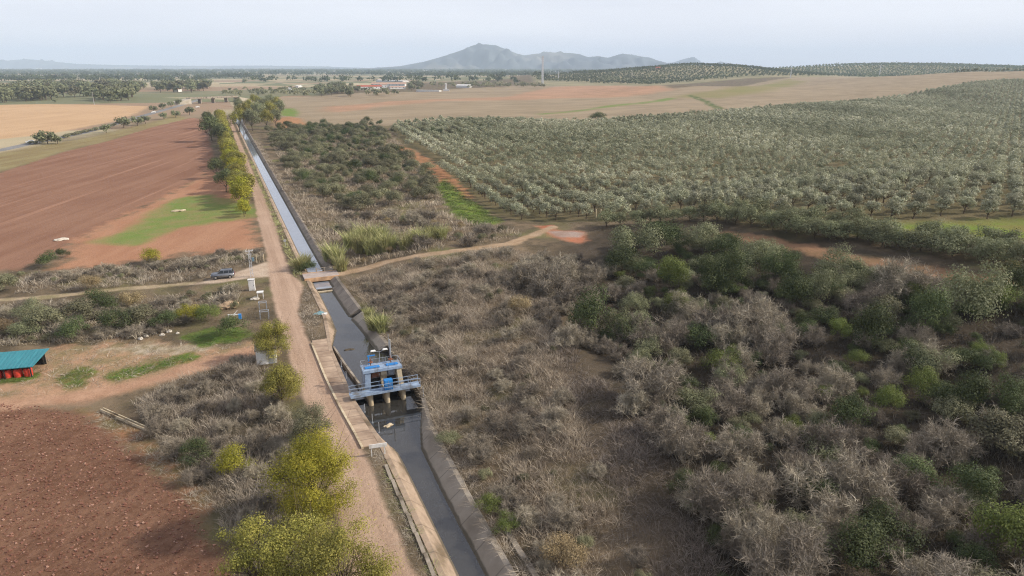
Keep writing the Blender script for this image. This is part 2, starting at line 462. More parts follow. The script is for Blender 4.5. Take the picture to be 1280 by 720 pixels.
area('greenspot', [(348, 144), (352, 136), (366, 135), (373, 140), (370, 146)])
area('grovefloor', [(486, 157), (560, 151), (640, 152), (740, 154), (880, 143), (960, 136), (1090, 126), (1140, 119), (1200, 107), (1420, 88), (1600, 300), (1280, 276), (1100, 282), (880, 268), (740, 278), (640, 276), (580, 244), (538, 202), (505, 182)])
area('orangetrack', [(490, 182), (508, 187), (528, 199), (545, 213), (562, 232), (575, 246)], width=7)
area('greenbank', [(544, 232), (556, 224), (580, 246), (606, 262), (626, 277), (606, 284), (582, 276), (560, 256)])
area('greenright', [(1075, 292), (1120, 281), (1280, 277), (1420, 282), (1420, 300), (1280, 301), (1150, 297)])
area('woods', [(700, 310), (745, 285), (880, 280), (1000, 300), (1280, 350), (1600, 420), (1600, 900), (880, 900), (850, 720), (800, 600), (740, 470), (680, 380)])
area('thickfloor', [(170, 507), (262, 452), (330, 448), (352, 520), (380, 530), (390, 720), (470, 900), (320, 900), (295, 690), (262, 640), (225, 585)])
area('ploughed', [(-300, 520), (0, 504), (50, 508), (108, 522), (165, 563), (212, 602), (248, 645), (275, 690), (300, 740), (380, 900), (-300, 900)])
area('redsoil', [(668, 282), (690, 281), (700, 288), (732, 290), (735, 300), (728, 305), (700, 300), (680, 290)])
area('pad', [(682, 288), (732, 291), (726, 297), (700, 297)])
area('redtrack', [(905, 293), (940, 297), (985, 306), (1060, 322), (1120, 333), (1200, 345), (1290, 362), (1500, 400)], width=4.5)
area('rightpath', [(421, 343), (445, 338), (480, 328), (520, 320), (560, 315), (600, 310), (640, 304), (668, 293), (690, 284)], width=3.0)
area('carpath', [(-200, 382), (0, 375), (60, 371), (110, 366), (160, 360), (240, 354)], width=2.1)
area('gravel', [(236, 356), (262, 350), (300, 339), (336, 326), (345, 345), (312, 348), (280, 353)])
area('yard', [(-100, 500), (60, 496), (110, 488), (190, 470), (250, 449), (330, 432), (330, 442), (262, 462), (180, 484), (105, 505), (60, 508), (-100, 520)])
area('yardsoil', [(60, 436), (130, 425), (260, 432), (330, 428), (340, 440), (200, 480), (60, 505), (-60, 505), (-60, 480), (40, 470)])
area('yardgreen1', [(-60, 474), (0, 472), (45, 466), (50, 472), (20, 478), (-60, 484)])
area('yardgreen2', [(72, 472), (102, 460), (118, 466), (104, 484), (78, 484)])
area('yardgreen3', [(130, 470), (165, 460), (240, 440), (245, 448), (200, 462), (145, 476)])
area('yardgreen4', [(225, 422), (262, 410), (300, 412), (318, 420), (290, 430), (250, 432)])
area('palestone', [(130, 436), (170, 431), (230, 433), (282, 433), (240, 440), (170, 445)])
area('fieldmargin', [(100, 512), (135, 515), (185, 552), (232, 590), (262, 635), (250, 645), (212, 602), (165, 563), (112, 524)])
ROAD_L = [(-40, 6.0), (60, 6.0), (70, 6.3), (98, 5.6), (131, 5.6), (156, 6.7), (197, 7.2), (244, 8.3), (320, 8.6), (620, 8.6)]
ROAD_R = [(620, 11.0), (320, 11.0), (228, 11.3), (190, 11.2), (163, 10.4), (140, 10.2), (131, 11.8), (124, 10.2), (116, 8.9), (104, 8.9), (96, 9.35), (69.3, 10.5), (54, 10.6), (-40, 10.7)]
area('road', ROAD_L + ROAD_R, st=True)

# key, colour, second colour, noise scale 1/m, edge softness m, edge wobble m, streak (angle, across, along), object the faces go to
def adir(p, q):
    a, b = at(*p), at(*q); return math.atan2(b.y - a.y, b.x - a.x)
RED_DIR = adir((25, 257), (75, 242))
COVER = [
    ('plain', alb(176, 165, 140), alb(135, 138, 112), .006, 20, 20, None, 'plain'),
    ('hillfield', alb(172, 154, 128), alb(148, 132, 108), .012, 8, 8, (.55, .05, .006), 'hillside_field'),
    ('ridgefloor', alb(168, 156, 124), alb(140, 136, 104), .01, 12, 10, None, 'ridge'),
    ('pinksoil', alb(192, 152, 124), alb(165, 135, 108), .02, 10, 16, (.4, .06, .01), 'hillside_field'),
    ('hillgreen', alb(138, 134, 84), alb(150, 138, 100), .01, 18, 18, None, 'hillside_field'),
    ('greenline', alb(118, 138, 72), alb(140, 140, 92), .03, 4, 7, None, 'hillside_field'),
    ('greenrill', alb(88, 104, 58), alb(110, 116, 72), .05, 3, 5, None, 'hillside_field'),
    ('tanfield', alb(210, 176, 138), alb(196, 162, 125), .012, 4, 4, (RED_DIR, .1, .01), 'stubble_field'),
    ('verge', alb(158, 146, 104), alb(140, 122, 88), .05, 5, 6, (RED_DIR, .16, .015), None),
    ('redfield', alb(158, 121, 99), alb(140, 103, 83), .03, 1.5, 2, (RED_DIR, .22, .012), 'ploughed_field'),
    ('fallow', alb(186, 142, 112), alb(172, 126, 98), .06, 3, 5, (RED_DIR, .2, .04), 'fallow_field'),
    ('fallowgreen', alb(122, 142, 74), alb(150, 140, 92), .12, 2.5, 7, None, 'fallow_field'),
    ('highway', alb(150, 148, 146), alb(135, 134, 132), .02, .6, .3, None, 'highway'),
    ('orange', alb(190, 140, 102), alb(160, 126, 94), .1, 5, 9, None, None),
    ('greenspot', alb(112, 142, 66), alb(130, 136, 76), .1, 4, 5, None, None),
    ('grovefloor', alb(124, 112, 84), alb(98, 92, 66), .08, 2, 2, None, 'orchard_ground'),
    ('orangetrack', alb(180, 130, 96), alb(150, 116, 84), .2, 1.6, 3.5, None, 'track'),
    ('greenbank', alb(110, 136, 56), alb(128, 136, 72), .2, 2, 2.5, None, None),
    ('greenright', alb(118, 140, 58), alb(128, 124, 72), .1, 4, 6, None, None),
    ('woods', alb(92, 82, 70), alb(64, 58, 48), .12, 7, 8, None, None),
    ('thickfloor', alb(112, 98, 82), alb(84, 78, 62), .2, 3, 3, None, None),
    ('fieldmargin', alb(170, 124, 94), alb(120, 108, 72), .25, 1.2, 1.6, None, None),
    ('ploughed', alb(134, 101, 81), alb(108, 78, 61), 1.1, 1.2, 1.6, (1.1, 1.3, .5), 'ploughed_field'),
    ('redsoil', alb(186, 120, 90), alb(172, 130, 104), .3, 1.0, 1.5, None, None),
    ('pad', alb(178, 158, 146), alb(168, 142, 126), .3, 1.0, .8, None, None),
    ('redtrack', alb(162, 126, 98), alb(138, 112, 84), .2, 1.2, 2.2, None, 'track'),
    ('rightpath', alb(190, 164, 136), alb(168, 142, 112), .3, .7, .8, None, 'track'),
    ('yardsoil', alb(190, 152, 122), alb(148, 132, 98), .3, 2, 4, None, None),
    ('palestone', alb(200, 184, 160), alb(150, 136, 106), .5, 1.2, 2.5, None, None),
    ('yard', alb(196, 158, 130), alb(178, 140, 113), .3, 1.2, 1.2, None, 'track'),
    ('yardgreen1', alb(104, 130, 56), alb(120, 126, 66), .4, .5, 1, None, None),
    ('yardgreen2', alb(112, 128, 60), alb(142, 124, 82), .6, .6, 1.8, None, None),
    ('yardgreen3', alb(108, 132, 58), alb(150, 128, 86), .6, .5, 1.8, None, None),
    ('yardgreen4', alb(100, 132, 54), alb(122, 124, 70), .6, .7, 2, None, None),
    ('carpath', alb(186, 166, 138), alb(150, 138, 104), .3, .6, .6, None, 'track'),
    ('gravel', alb(206, 186, 164), alb(190, 168, 146), .4, .8, .6, None, 'track'),
    ('road', alb(200, 172, 149), alb(176, 148, 126), .12, .45, .5, (math.pi / 2 + AZ, .8, .02), 'road'),
]

# ------------------------------------------------------------------ ground sheet, laid out along the canal
def lipL(s): return np.interp(s, [-60, 60, 68.7, 75, 80, 97, 105, 113, 130, 900], [12.95, 12.9, 12.8, 12.2, 11.8, 11.8, 12.5, 13.1, 13.0, 13.1])
def lipR(s): return np.interp(s, [-60, 43, 57, 69.8, 78, 95, 112, 131, 160, 900], [17.85, 17.87, 18.2, 18.76, 20.0, 19.65, 18.8, 18.1, 17.95, 17.85])
CANAL_END = 640.0
def spread(first, lim, grow, near, n0):
    v = [first * i for i in range(n0 + 1)]; d = first
    while v[-1] < lim: d *= grow; v.append(v[-1] + d)
    return np.array(v)
rows = np.concatenate([-spread(.8, 900, 1.06, 0, 10)[1:][::-1] + 18, 18 + spread(.55, 15500, 1.021, 0, 230)])
ucL = 13 - spread(.5, 9000, 1.022, 0, 60)[::-1]
ucR = 18 + spread(.55, 14000, 1.021, 0, 110)
ucM = np.array([14.25, 15.5, 16.75])
U = np.concatenate([ucL, ucM, ucR])
Sg, Ug = np.meshgrid(rows, U, indexing='ij')
Lg, Rg = lipL(Sg) - .3, lipR(Sg) + .3
Tg = np.where(Ug <= 13, Ug + (Lg - 13) * np.exp(-((13 - Ug) / 6) ** 2),
     np.where(Ug >= 18, Ug + (Rg - 18) * np.exp(-((Ug - 18) / 6) ** 2), Lg + (Rg - Lg) * (Ug - 13) / 5))
Xg, Yg = st2xy(Sg, Tg)
Zg = height(Xg, Yg)
nr, nc_ = Xg.shape
vx, vy = Xg.ravel(), Yg.ravel()
co = np.stack([vx, vy, Zg.ravel()], 1).astype(np.float32)
sdv = {}
for c in COVER:
    ar = A[c[0]]
    lo, hi = ar.P.min(0) - 60, ar.P.max(0) + 60
    v = np.full(len(vx), -60.0)
    m_ = (vx > lo[0]) & (vx < hi[0]) & (vy > lo[1]) & (vy < hi[1])
    v[m_] = np.clip(ar.sd(vx[m_], vy[m_]), -60, 60)
    sdv[c[0]] = v
i_, j_ = np.meshgrid(np.arange(nr - 1), np.arange(nc_ - 1), indexing='ij')
v0 = (i_ * nc_ + j_).ravel()
F4 = np.stack([v0, v0 + 1, v0 + nc_ + 1, v0 + nc_], 1)
fu = (U[:-1] + U[1:])[None, :].repeat(nr - 1, 0).ravel() / 2
fs_ = (rows[:-1] + rows[1:])[:, None].repeat(nc_ - 1, 1).ravel() / 2
keep = ~((fu > 13) & (fu < 18) & (fs_ < CANAL_END))
F4 = F4[keep]
owner = np.zeros(len(F4), int)
names = ['ground']
for c in COVER:
    if c[7] is None:
        inside = sdv[c[0]][F4].mean(1) > 0
        owner[inside] = 0
    else:
        key = c[7] if c[0] not in ('ploughed',) else 'ploughed_field#'
        if key not in names: names.append(key)
        owner[sdv[c[0]][F4].mean(1) > 0] = names.index(key)

def ground_material():
    m, n, l, b, o = nmat('ground_cover')
    tc = n.new("ShaderNodeTexCoord")
    def noise(scale, detail=6, rough=.6, streak=None):
        mp = n.new("ShaderNodeMapping")
        l.new(tc.outputs['Object'], mp.inputs[0])
        if streak:
            mp.vector_type = 'TEXTURE'; mp.inputs['Rotation'].default_value = (0, 0, streak[0])
            mp.inputs['Scale'].default_value = (1 / streak[2], 1 / streak[1], 1)
        z = n.new("ShaderNodeTexNoise"); z.inputs['Scale'].default_value = 1 if streak else scale
        z.inputs['Detail'].default_value = detail; z.inputs['Roughness'].default_value = rough
        l.new(mp.outputs[0], z.inputs['Vector']); return z.outputs[0]
    def math_(op, x, y=None, z=None):
        k = n.new("ShaderNodeMath"); k.operation = op
        for i, v in enumerate((x, y, z)):
            if v is None: continue
            if hasattr(v, 'links'): l.new(v, k.inputs[i])
            else: k.inputs[i].default_value = v
        return k.outputs[0]
    def mix(f, x, y, blend='MIX'):
        k = n.new("ShaderNodeMix"); k.data_type = 'RGBA'; k.blend_type = blend
        for i, v in ((0, f), (6, x), (7, y)):
            if hasattr(v, 'links'): l.new(v, k.inputs[i])
            elif isinstance(v, tuple): k.inputs[i].default_value = (*v, 1)
            else: k.inputs[i].default_value = v
        return k.outputs[2]
    def step(x, a, b_):
        k = n.new("ShaderNodeMapRange"); k.interpolation_type = 'SMOOTHSTEP'
        l.new(x, k.inputs[0]); k.inputs[1].default_value = a; k.inputs[2].default_value = b_; return k.outputs[0]
    wob = noise(.22, 7, .62)
    wobf = noise(.02, 6, .6)
    fine = noise(2.2, 6, .7)
    col = mix(step(noise(.16, 8, .65), .35, .65), alb(136, 119, 97), alb(96, 86, 70))
    col = mix(step(noise(.05, 5), .5, .68), col, alb(122, 118, 80))
    for key, c1, c2, sc_, soft, amp, streak, _ in COVER:
        a = n.new("ShaderNodeAttribute"); a.attribute_name = key
        wsel = wob if amp < 6 else wobf
        d = math_('ADD', a.outputs['Fac'], math_('MULTIPLY', math_('SUBTRACT', wsel, .5), amp * 3.2))
        msk = step(d, -soft, soft)
        f = step(noise(sc_, 6, .65), .34, .66)
        if streak:
            f2 = step(noise(0, 5, .6, streak), .36, .64)
            f = math_('ADD', math_('MULTIPLY', f, .4), math_('MULTIPLY', f2, .6))
        if key == 'plain':
            vo = n.new("ShaderNodeTexVoronoi"); vo.inputs['Scale'].default_value = 1
            mp = n.new("ShaderNodeMapping"); mp.vector_type = 'TEXTURE'; mp.inputs['Rotation'].default_value = (0, 0, .2); mp.inputs['Scale'].default_value = (520, 230, 1)
            l.new(tc.outputs['Object'], mp.inputs[0]); l.new(mp.outputs[0], vo.inputs['Vector'])
            sx = n.new("ShaderNodeSeparateColor"); l.new(vo.outputs['Color'], sx.inputs[0])
            rp = n.new("ShaderNodeValToRGB"); rp.color_ramp.interpolation = 'CONSTANT'
            e = rp.color_ramp.elements
            for k_, (p_, c_) in enumerate(((0, alb(186, 168, 136)), (.22, alb(128, 128, 96)), (.4, alb(168, 140, 116)), (.58, alb(140, 134, 104)), (.76, alb(196, 180, 148)), (.9, alb(118, 124, 92)))):
                el = e[k_] if k_ < 2 else e.new(p_)
                el.position = p_; el.color = (*c_, 1)
            l.new(sx.outputs[0], rp.inputs[0])
            body = mix(math_('MULTIPLY', f, .35), rp.outputs[0], c2)
        else:
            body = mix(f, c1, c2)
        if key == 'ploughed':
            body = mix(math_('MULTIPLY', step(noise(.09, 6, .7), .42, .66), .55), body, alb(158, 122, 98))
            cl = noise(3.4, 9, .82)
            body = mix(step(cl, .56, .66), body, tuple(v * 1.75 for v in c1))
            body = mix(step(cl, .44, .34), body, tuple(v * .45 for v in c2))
        if key == 'redfield':
            body = mix(step(noise(0, 3, .5, (streak[0] + .06, streak[1] * 1.7, streak[2] * .6)), .60, .70), body, tuple(v * 1.14 for v in c1))
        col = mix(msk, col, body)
    col = mix(math_('MULTIPLY', step(fine, .3, .75), .32), col, mix(1.0, col, (.5, .48, .46), 'MULTIPLY'))
    l.new(col, b.inputs['Base Color'])
    b.inputs['Roughness'].default_value = .95; b.inputs['Specular IOR Level'].default_value = .05
    bp = n.new("ShaderNodeBump"); bp.inputs['Strength'].default_value = .7; bp.inputs['Distance'].default_value = .25
    l.new(math_('ADD', fine, math_('MULTIPLY', wob, .8)), bp.inputs['Height']); l.new(bp.outputs[0], b.inputs['Normal'])
    return m
M_GROUND = ground_material()
LABELS = {
    'ground': ('dry scrubby earth under the whole valley', 'ground'), 'plain': ('flat patchwork of pale far fields under the haze', 'plain'),
    'hillside_field': ('brown bare field rolling up the far hill', 'field'), 'stubble_field': ('smooth tan field beyond the asphalt highway', 'field'),
    'ploughed_field': ('reddish field with long pale streaks beside the row of roadside trees', 'field'), 'fallow_field': ('peach coloured field with a green patch beside the dirt road', 'field'),
    'ridge': ('low far ridge of pale ground under the olive rows', 'hill'),
    'highway': ('grey asphalt road crossing the plain by the tan field', 'road'), 'orchard_ground': ('bare ground under the silvery olive trees', 'ground'),
    'track': ('narrow pale dirt tracks branching off the main road', 'path'), 'road': ('straight pinkish dirt road along the left bank of the canal', 'road'),
    'ploughed_field#': ('dark red ploughed soil at the bottom left corner', 'field')}
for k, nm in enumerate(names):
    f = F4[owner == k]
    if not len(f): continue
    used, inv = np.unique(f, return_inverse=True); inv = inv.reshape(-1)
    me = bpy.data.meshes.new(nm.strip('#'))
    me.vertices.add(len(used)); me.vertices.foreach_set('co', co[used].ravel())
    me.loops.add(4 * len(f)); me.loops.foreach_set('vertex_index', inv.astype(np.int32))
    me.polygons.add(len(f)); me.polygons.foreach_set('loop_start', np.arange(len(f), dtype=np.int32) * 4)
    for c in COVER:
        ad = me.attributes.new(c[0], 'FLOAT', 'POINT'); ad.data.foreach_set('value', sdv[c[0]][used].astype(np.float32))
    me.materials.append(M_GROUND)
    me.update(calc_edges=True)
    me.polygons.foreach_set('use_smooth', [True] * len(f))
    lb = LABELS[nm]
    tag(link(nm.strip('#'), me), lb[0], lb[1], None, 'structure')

# ------------------------------------------------------------------ canal: concrete banks, bed, water
M_CONC_L = surf('canal_concrete_pale', alb(184, 162, 140), alb(152, 132, 112), .85, .7, bump=.01, stain=alb(120, 104, 84), streak=(1, 1, 2.5), joint=4.0)
M_CONC_R = surf('canal_concrete_grey', alb(172, 162, 148), alb(150, 140, 127), .85, .5, bump=.01, stain=alb(130, 120, 107), joint=4.0)
M_CONC_D = surf('canal_concrete_dark', alb(158, 147, 134), alb(126, 116, 105), .85, .4, bump=.01, stain=alb(104, 95, 84), joint=4.0)
M_CONC = surf('concrete', alb(176, 164, 148), alb(140, 130, 116), .85, 1.2, bump=.008, stain=alb(104, 94, 80))
M_WALL = surf('dirt_and_shade_concrete', alb(112, 100, 84), alb(70, 62, 52), .85, .9, stain=(.05, .043, .035), streak=(1, 1, .35))  # colour holds dirt plus painted shadow for the right bank by the gate
M_BED = surf('canal_bed', (.05, .042, .03), (.035, .03, .022), .9, .5)
def botL(s): return np.interp(s, [-60, 64, 67.5, 72, 76, 98, 100, 107, 112, 900], [15.1, 15.1, 15.0, 12.9, 12.02, 11.98, 12.2, 15.3, 15.2, 15.2])
def botR(s): return np.interp(s, [-60, 58, 67, 73, 77, 95, 95.6, 100, 108, 113, 131, 900], [15.65, 15.9, 16.2, 18.3, 19.95, 19.6, 16.5, 16.2, 15.8, 15.2, 14.7, 14.5])
def lipz(s): return .01 + .26 * float(sm(100, 112, s))
def strip(profile, ss, mat, name, parent, gap=None):
    """loft a cross profile [(t,z),...] given by profile(s)"""
    P = []
    for s in ss:
        P.append([tuple(W(s, t, z)) for t, z in profile(s)])
    P = np.array(P)
    b = bmesh.new()
    vs_ = [[b.verts.new(p) for p in r] for r in P]
    for a, c in zip(vs_[:-1], vs_[1:]):
        for k in range(len(a) - 1): b.faces.new([a[k], a[k + 1], c[k + 1], c[k]])
    b.faces.new(vs_[0][::-1]); b.faces.new(vs_[-1])
    bmesh.ops.recalc_face_normals(b, faces=b.faces)
    me = bpy.data.meshes.new(name); b.to_mesh(me); b.free(); me.materials.append(mat)
    return link(name, me, parent)
def canal_banks():
    root = thing('canal', 'straight concrete lined irrigation canal running from the bottom edge to the horizon', 'canal', (0, 0, 0))
    root['kind'] = 'structure'
    base = np.concatenate([np.arange(-30, 60, 6.0), np.arange(60, 120, 1.0), [120, 126, 131, 137], np.arange(145, 640, 12.0), [640]])
    def left(s):
        L, B = float(lipL(s)), float(botL(s))
        return [(L - .55, -.6), (L - .5, .07), (L + .02, .07), (B, -1.9), (B - .2, -2.4), (L - .5, -2.4)]
    def right(s):
        L, B = float(lipR(s)), float(botR(s))
        return [(L + .55, -.6), (L + .5, lipz(s) + .03), (L - .02, lipz(s) + .02), (B, -1.9), (B + .2, -2.4), (L + .5, -2.4)]
    strip(left, base, M_CONC_L, 'bank', root)
    strip(right, [s for s in base if s <= 76] + [76.4], M_CONC_R, 'bank', root)
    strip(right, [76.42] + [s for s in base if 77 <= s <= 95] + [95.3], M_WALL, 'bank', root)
    strip(right, [95.32, 95.7] + [s for s in base if 96 <= s <= 111], M_CONC_R, 'bank', root)
    strip(lambda s: [(t + (.5 if 2 <= i <= 3 else 0), z - (.35 if i == 2 else 0)) for i, (t, z) in enumerate(right(s))], [111.02, 112.6], M_BED, 'slot', root)
    strip(right, [112.65] + [s for s in base if s > 113], M_CONC_D, 'bank', root)
    strip(lambda s: [(10.5, -1.85), (21.5, -1.85), (21.5, -2.2), (10.5, -2.2)], [-30, 640], M_BED, 'bed', root)
    # small broken edges and expansion joints along the right bank
    return root
canal = canal_banks()
def water_mat(name, c0, c1, ior):
    m, n, l, b, o = nmat(name)
    tc = n.new("ShaderNodeTexCoord"); nz = n.new("ShaderNodeTexNoise")
    mp = n.new("ShaderNodeMapping"); mp.inputs['Rotation'].default_value = (0, 0, -AZ); mp.inputs['Scale'].default_value = (1.2, .5, 1)
    l.new(tc.outputs['Object'], mp.inputs[0]); l.new(mp.outputs[0], nz.inputs['Vector'])
    nz.inputs['Scale'].default_value = .9; nz.inputs['Detail'].default_value = 5
    r = n.new("ShaderNodeValToRGB"); r.color_ramp.elements[0].color = (*c0, 1); r.color_ramp.elements[1].color = (*c1, 1)
    l.new(nz.outputs[0], r.inputs[0]); l.new(r.outputs[0], b.inputs['Base Color'])
    b.inputs['IOR'].default_value = ior; b.inputs['Roughness'].default_value = .04; b.inputs['Specular IOR Level'].default_value = .9
    bp = n.new("ShaderNodeBump"); bp.inputs['Strength'].default_value = .08; bp.inputs['Distance'].default_value = .05
    l.new(nz.outputs[0], bp.inputs['Height']); l.new(bp.outputs[0], b.inputs['Normal'])
    return m
M_WATER = water_mat('canal_water', (.03, .028, .024), (.05, .048, .044), 1.5)
M_WATER_PALE = water_mat('sky_tinted_canal_water', (.20, .22, .26), (.27, .29, .33), 1.7)  # pale blue base colour painted in for the reflected sky
def sheet(name, pts, mat, z=None):
    me = bpy.data.meshes.new(name)
    me.from_pydata([tuple(p) for p in pts], [], [list(range(len(pts)))]); me.materials.append(mat)
    return link(name, me)
for s0, s1, z, lb in ((-30, 80.9, -1.3, 'dark slate coloured canal water below the sluice gate'), (80.9, 129.0, -.9, 'still canal water pooled between the small bridge and the sluice gate'), (129.3, 640, -.6, 'bright sky reflecting canal water beyond the small bridge')):
    tag(sheet('water', [W(s0, 10.9, z), W(s0, 21, z), W(s1, 21, z), W(s1, 10.9, z)], M_WATER if s0 < 100 else M_WATER_PALE), lb, 'water', None, 'structure')

# ------------------------------------------------------------------ far mountains and air
M_MOUNT = surf('mountain_scrub', alb(94, 100, 102), alb(60, 68, 74), .95, .0025, stain=alb(130, 126, 116))
def mountain(profile, dist, depth, seed, label):
    px = np.linspace(profile[0][0], profile[-1][0], 240)
    py = np.interp(px, *zip(*profile))
    rs = np.random.RandomState(seed)
    V = []
    nv = 45
    for k in range(nv):
        v = k / (nv - 1) * 2 - 1
        Y = dist + depth * v
        for x, y in zip(px, py):
            d = ray(x, y); zr = CAM_H + dist * d[2] / d[1]
            X = d[0] / d[1] * (dist + depth * v * .6)
            zr = max(zr, 0)
            sh = max(0., 1 - abs(v)) ** 1.15
            rid = (vnoise(X, Y, 900, seed, 4) * .34 + vnoise(X, Y * .6, 260, seed + 9, 3) * .2) * zr * (1 - sh) * sh * 4
            V.append((X, Y, zr * sh + rid - 6))
    n = len(px)
    Fs = [(k * n + i, k * n + i + 1, (k + 1) * n + i + 1, (k + 1) * n + i) for k in range(nv - 1) for i in range(n - 1)]
    me = bpy.data.meshes.new('mountain'); me.from_pydata(V, [], Fs); me.materials.append(M_MOUNT)
    me.polygons.foreach_set('use_smooth', [True] * len(Fs))
    return tag(link('mountains', me), label, 'mountains', None, 'structure')
mountain([(450, 85), (480, 83.5), (500, 82), (530, 76.5), (560, 68), (580, 61), (590, 56.5), (598, 54.5), (615, 55.5), (632, 60.5), (645, 66), (655, 68.5), (670, 66.5), (690, 65), (712, 65.5), (724, 67), (735, 70.8), (748, 69.5), (760, 71.5), (770, 69), (778, 66.3), (786, 67.5), (795, 68.6), (803, 70.3), (812, 71.2), (822, 75), (832, 78), (850, 82), (870, 85.5)], 9200, 1500, 3, 'blue hazy mountain with a rounded peak on the horizon')
mountain([(790, 85), (820, 79.5), (842, 77.5), (852, 74), (861, 71.8), (870, 74.5), (880, 79), (890, 80.5), (901, 76.2), (910, 79), (922, 82.5), (940, 85)], 12500, 1500, 4, 'pair of fainter pale hills to the side of the main mountain')
mountain([(-160, 84), (-60, 79), (0, 76), (32, 73.5), (62, 76), (95, 79.5), (150, 81), (240, 82), (330, 81.5), (400, 82.5), (470, 85)], 15000, 1500, 5, 'very faint low hills along the left horizon')
HAZE = .95e-4
hm = bpy.data.materials.new('haze'); hm.use_nodes = True
hm.node_tree.nodes.clear()
ho = hm.node_tree.nodes.new("ShaderNodeOutputMaterial"); hv = hm.node_tree.nodes.new("ShaderNodeVolumePrincipled")
hv.inputs['Color'].default_value = (.68, .83, 1.0, 1); hv.inputs['Density'].default_value = HAZE
hv.inputs['Anisotropy'].default_value = 0
hm.node_tree.links.new(hv.outputs[0], ho.inputs['Volume'])
hb = BM(); hb.box(-12000, 12000, -2500, 17200, -12, 460)
tag(link('haze', hb.mesh('haze', hm)), 'thin pale haze filling the air of the whole valley', 'haze', None, 'stuff')
# ------------------------------------------------------------------ plant meshes
R0 = np.random.RandomState(11)
M_BARK = surf('bark', alb(120, 104, 86), alb(84, 72, 60), .9, 3, streak=(4, 4, .6))
M_OLIVE = leafmat('olive_leaf', (.18, .19, .108), (.41, .41, .275), (.60, .585, .43), .22)
M_OLIVE_FAR = M_OLIVE
M_YELLOW = leafmat('yellow_leaf', (.13, .15, .024), (.42, .40, .045), (.58, .51, .08), .16, .3)
M_YELLOWGREEN = leafmat('yellow_green_leaf', (.12, .125, .034), (.36, .335, .075), (.55, .47, .13), .16, .3)
M_GREEN = leafmat('evergreen_leaf', (.040, .056, .022), (.095, .120, .045), (.16, .18, .075), .3)
M_LIME = leafmat('lime_leaf', (.10, .135, .035), (.19, .225, .062), (.24, .27, .085), .2, .3)
M_SAGE = leafmat('sage_leaf', (.13, .145, .075), (.25, .26, .14), (.32, .325, .19), .22)
M_SCRUB = leafmat('scrub_leaf', (.12, .12, .066), (.245, .235, .135), (.35, .32, .20), .3)
M_TWIG = leafmat('grey_twig', (.135, .115, .083), (.355, .305, .23), (.56, .49, .39), .35, 0)
M_DRY = leafmat('dry_grass', (.17, .14, .10), (.47, .395, .295), (.80, .70, .54), .1, .15)
M_WEED = leafmat('grey_weed', (.20, .165, .125), (.40, .34, .265), (.62, .55, .45), .1, .1)
M_REED = leafmat('reed_leaf', (.22, .23, .09), (.42, .41, .18), (.60, .54, .33), .15, .2)
M_OAK = leafmat('oak_leaf', (.058, .072, .03), (.15, .17, .072), (.23, .24, .11), .2)
M_RUST = leafmat('rusty_leaf', (.18, .135, .07), (.33, .25, .135), (.45, .35, .21), .2, .2)

def crown_mesh(name, mat, seed, n, R, cz, nc, leaf, rc=.42, bias=.25, shell=.55, low=-.35):
    rng = np.random.RandomState(seed)
    C, N, t, cc = crown_pts(rng, n, R, cz, nc, rc, bias, shell, low)
    return qmesh(name, leaves(C, N, leaf, leaf * .62, rng), mat, t), cc
def tree_meshes(mat, seed, n, R, cz, nc, leaf, trunk_h, r0, rc=.42, shell=.55, nl=7, low=-.35):
    me, cc = crown_mesh('crown', mat, seed, n, R, cz, nc, leaf, rc, .25, shell, low)
    rng = np.random.RandomState(seed + 1)
    tg = cc[rng.choice(len(cc), min(nl, len(cc)), replace=False)]
    tr = qmesh('trunk', limbs(rng, trunk_h, tg, r0), M_BARK)
    return [('crown', me), ('trunk', tr)]
def plant(name, label, cat, loc, parts, sc=1.0, rz=None, group=None):
    rz = R0.rand() * 6.283 if rz is None else rz
    if not isinstance(parts, list):
        return tag(link(name, parts, None, loc, rz, sc), label, cat, group)
    t = thing(name, label, cat, loc, rz, group, sc)
    for nm, me in parts: link(nm, me, t)
    return t
def jit(k): return (k * (.9 + .2 * R0.rand()), k * (.9 + .2 * R0.rand()), k * (.85 + .3 * R0.rand()))

# metre-sized prototypes: radius 1 crowns scaled when planted
BUSH = {k: [crown_mesh('foliage', m, 40 + i + 10 * j, 4600, (1, 1, .8), .72, 18, .062 if k != 'scrub' else .08, .44)[0] for i in range(4)]
        for j, (k, m) in enumerate((('green', M_GREEN), ('lime', M_LIME), ('sage', M_SAGE), ('scrub', M_SCRUB), ('yellow', M_YELLOW), ('rust', M_RUST)))}
BARE = [qmesh('branches', *((lambda q: (q[0], M_TWIG, q[1]))(bare(np.random.RandomState(70 + i), 2.5, 1.75, 20, 11, 22, .011)))) for i in range(6)]

# ------------------------------------------------------------------ olive grove
GROVE = A['grovefloor']
ga = AZ - .10
gu = np.array([-math.sin(ga), math.cos(ga)]); gv = np.array([math.cos(ga), math.sin(ga)])
ii, jj = np.meshgrid(np.arange(20, 330), np.arange(-60, 330))
P = (ii.ravel()[:, None] * 5.3 * gu + jj.ravel()[:, None] * 6.9 * gv)
P = P + R0.normal(size=P.shape) * .22
keep = (GROVE.sd(P[:, 0], P[:, 1]) > 1.5) & (P[:, 1] > 100) & (np.abs(P[:, 0]) < P[:, 1] * .86 + 12) & (R0.rand(len(P)) > .035)
P = P[keep]
D = np.hypot(P[:, 0], P[:, 1]); o_ = np.argsort(D); P = P[o_]; D = D[o_]
OL = [tree_meshes(M_OLIVE, 100 + i, 1000, (1.85, 1.85, 1.95), 1.95, 20, .30, .8, .14, .38) for i in range(5)]
for k in range(300):
    x, y = P[k]
    plant('olive_tree', 'small silvery olive tree in the nearest rows of the dense grove', 'olive tree', (x, y, hz(x, y)), OL[k % 5], jit(.96 + .36 * R0.rand()), group='olive trees in the nearest grove rows')
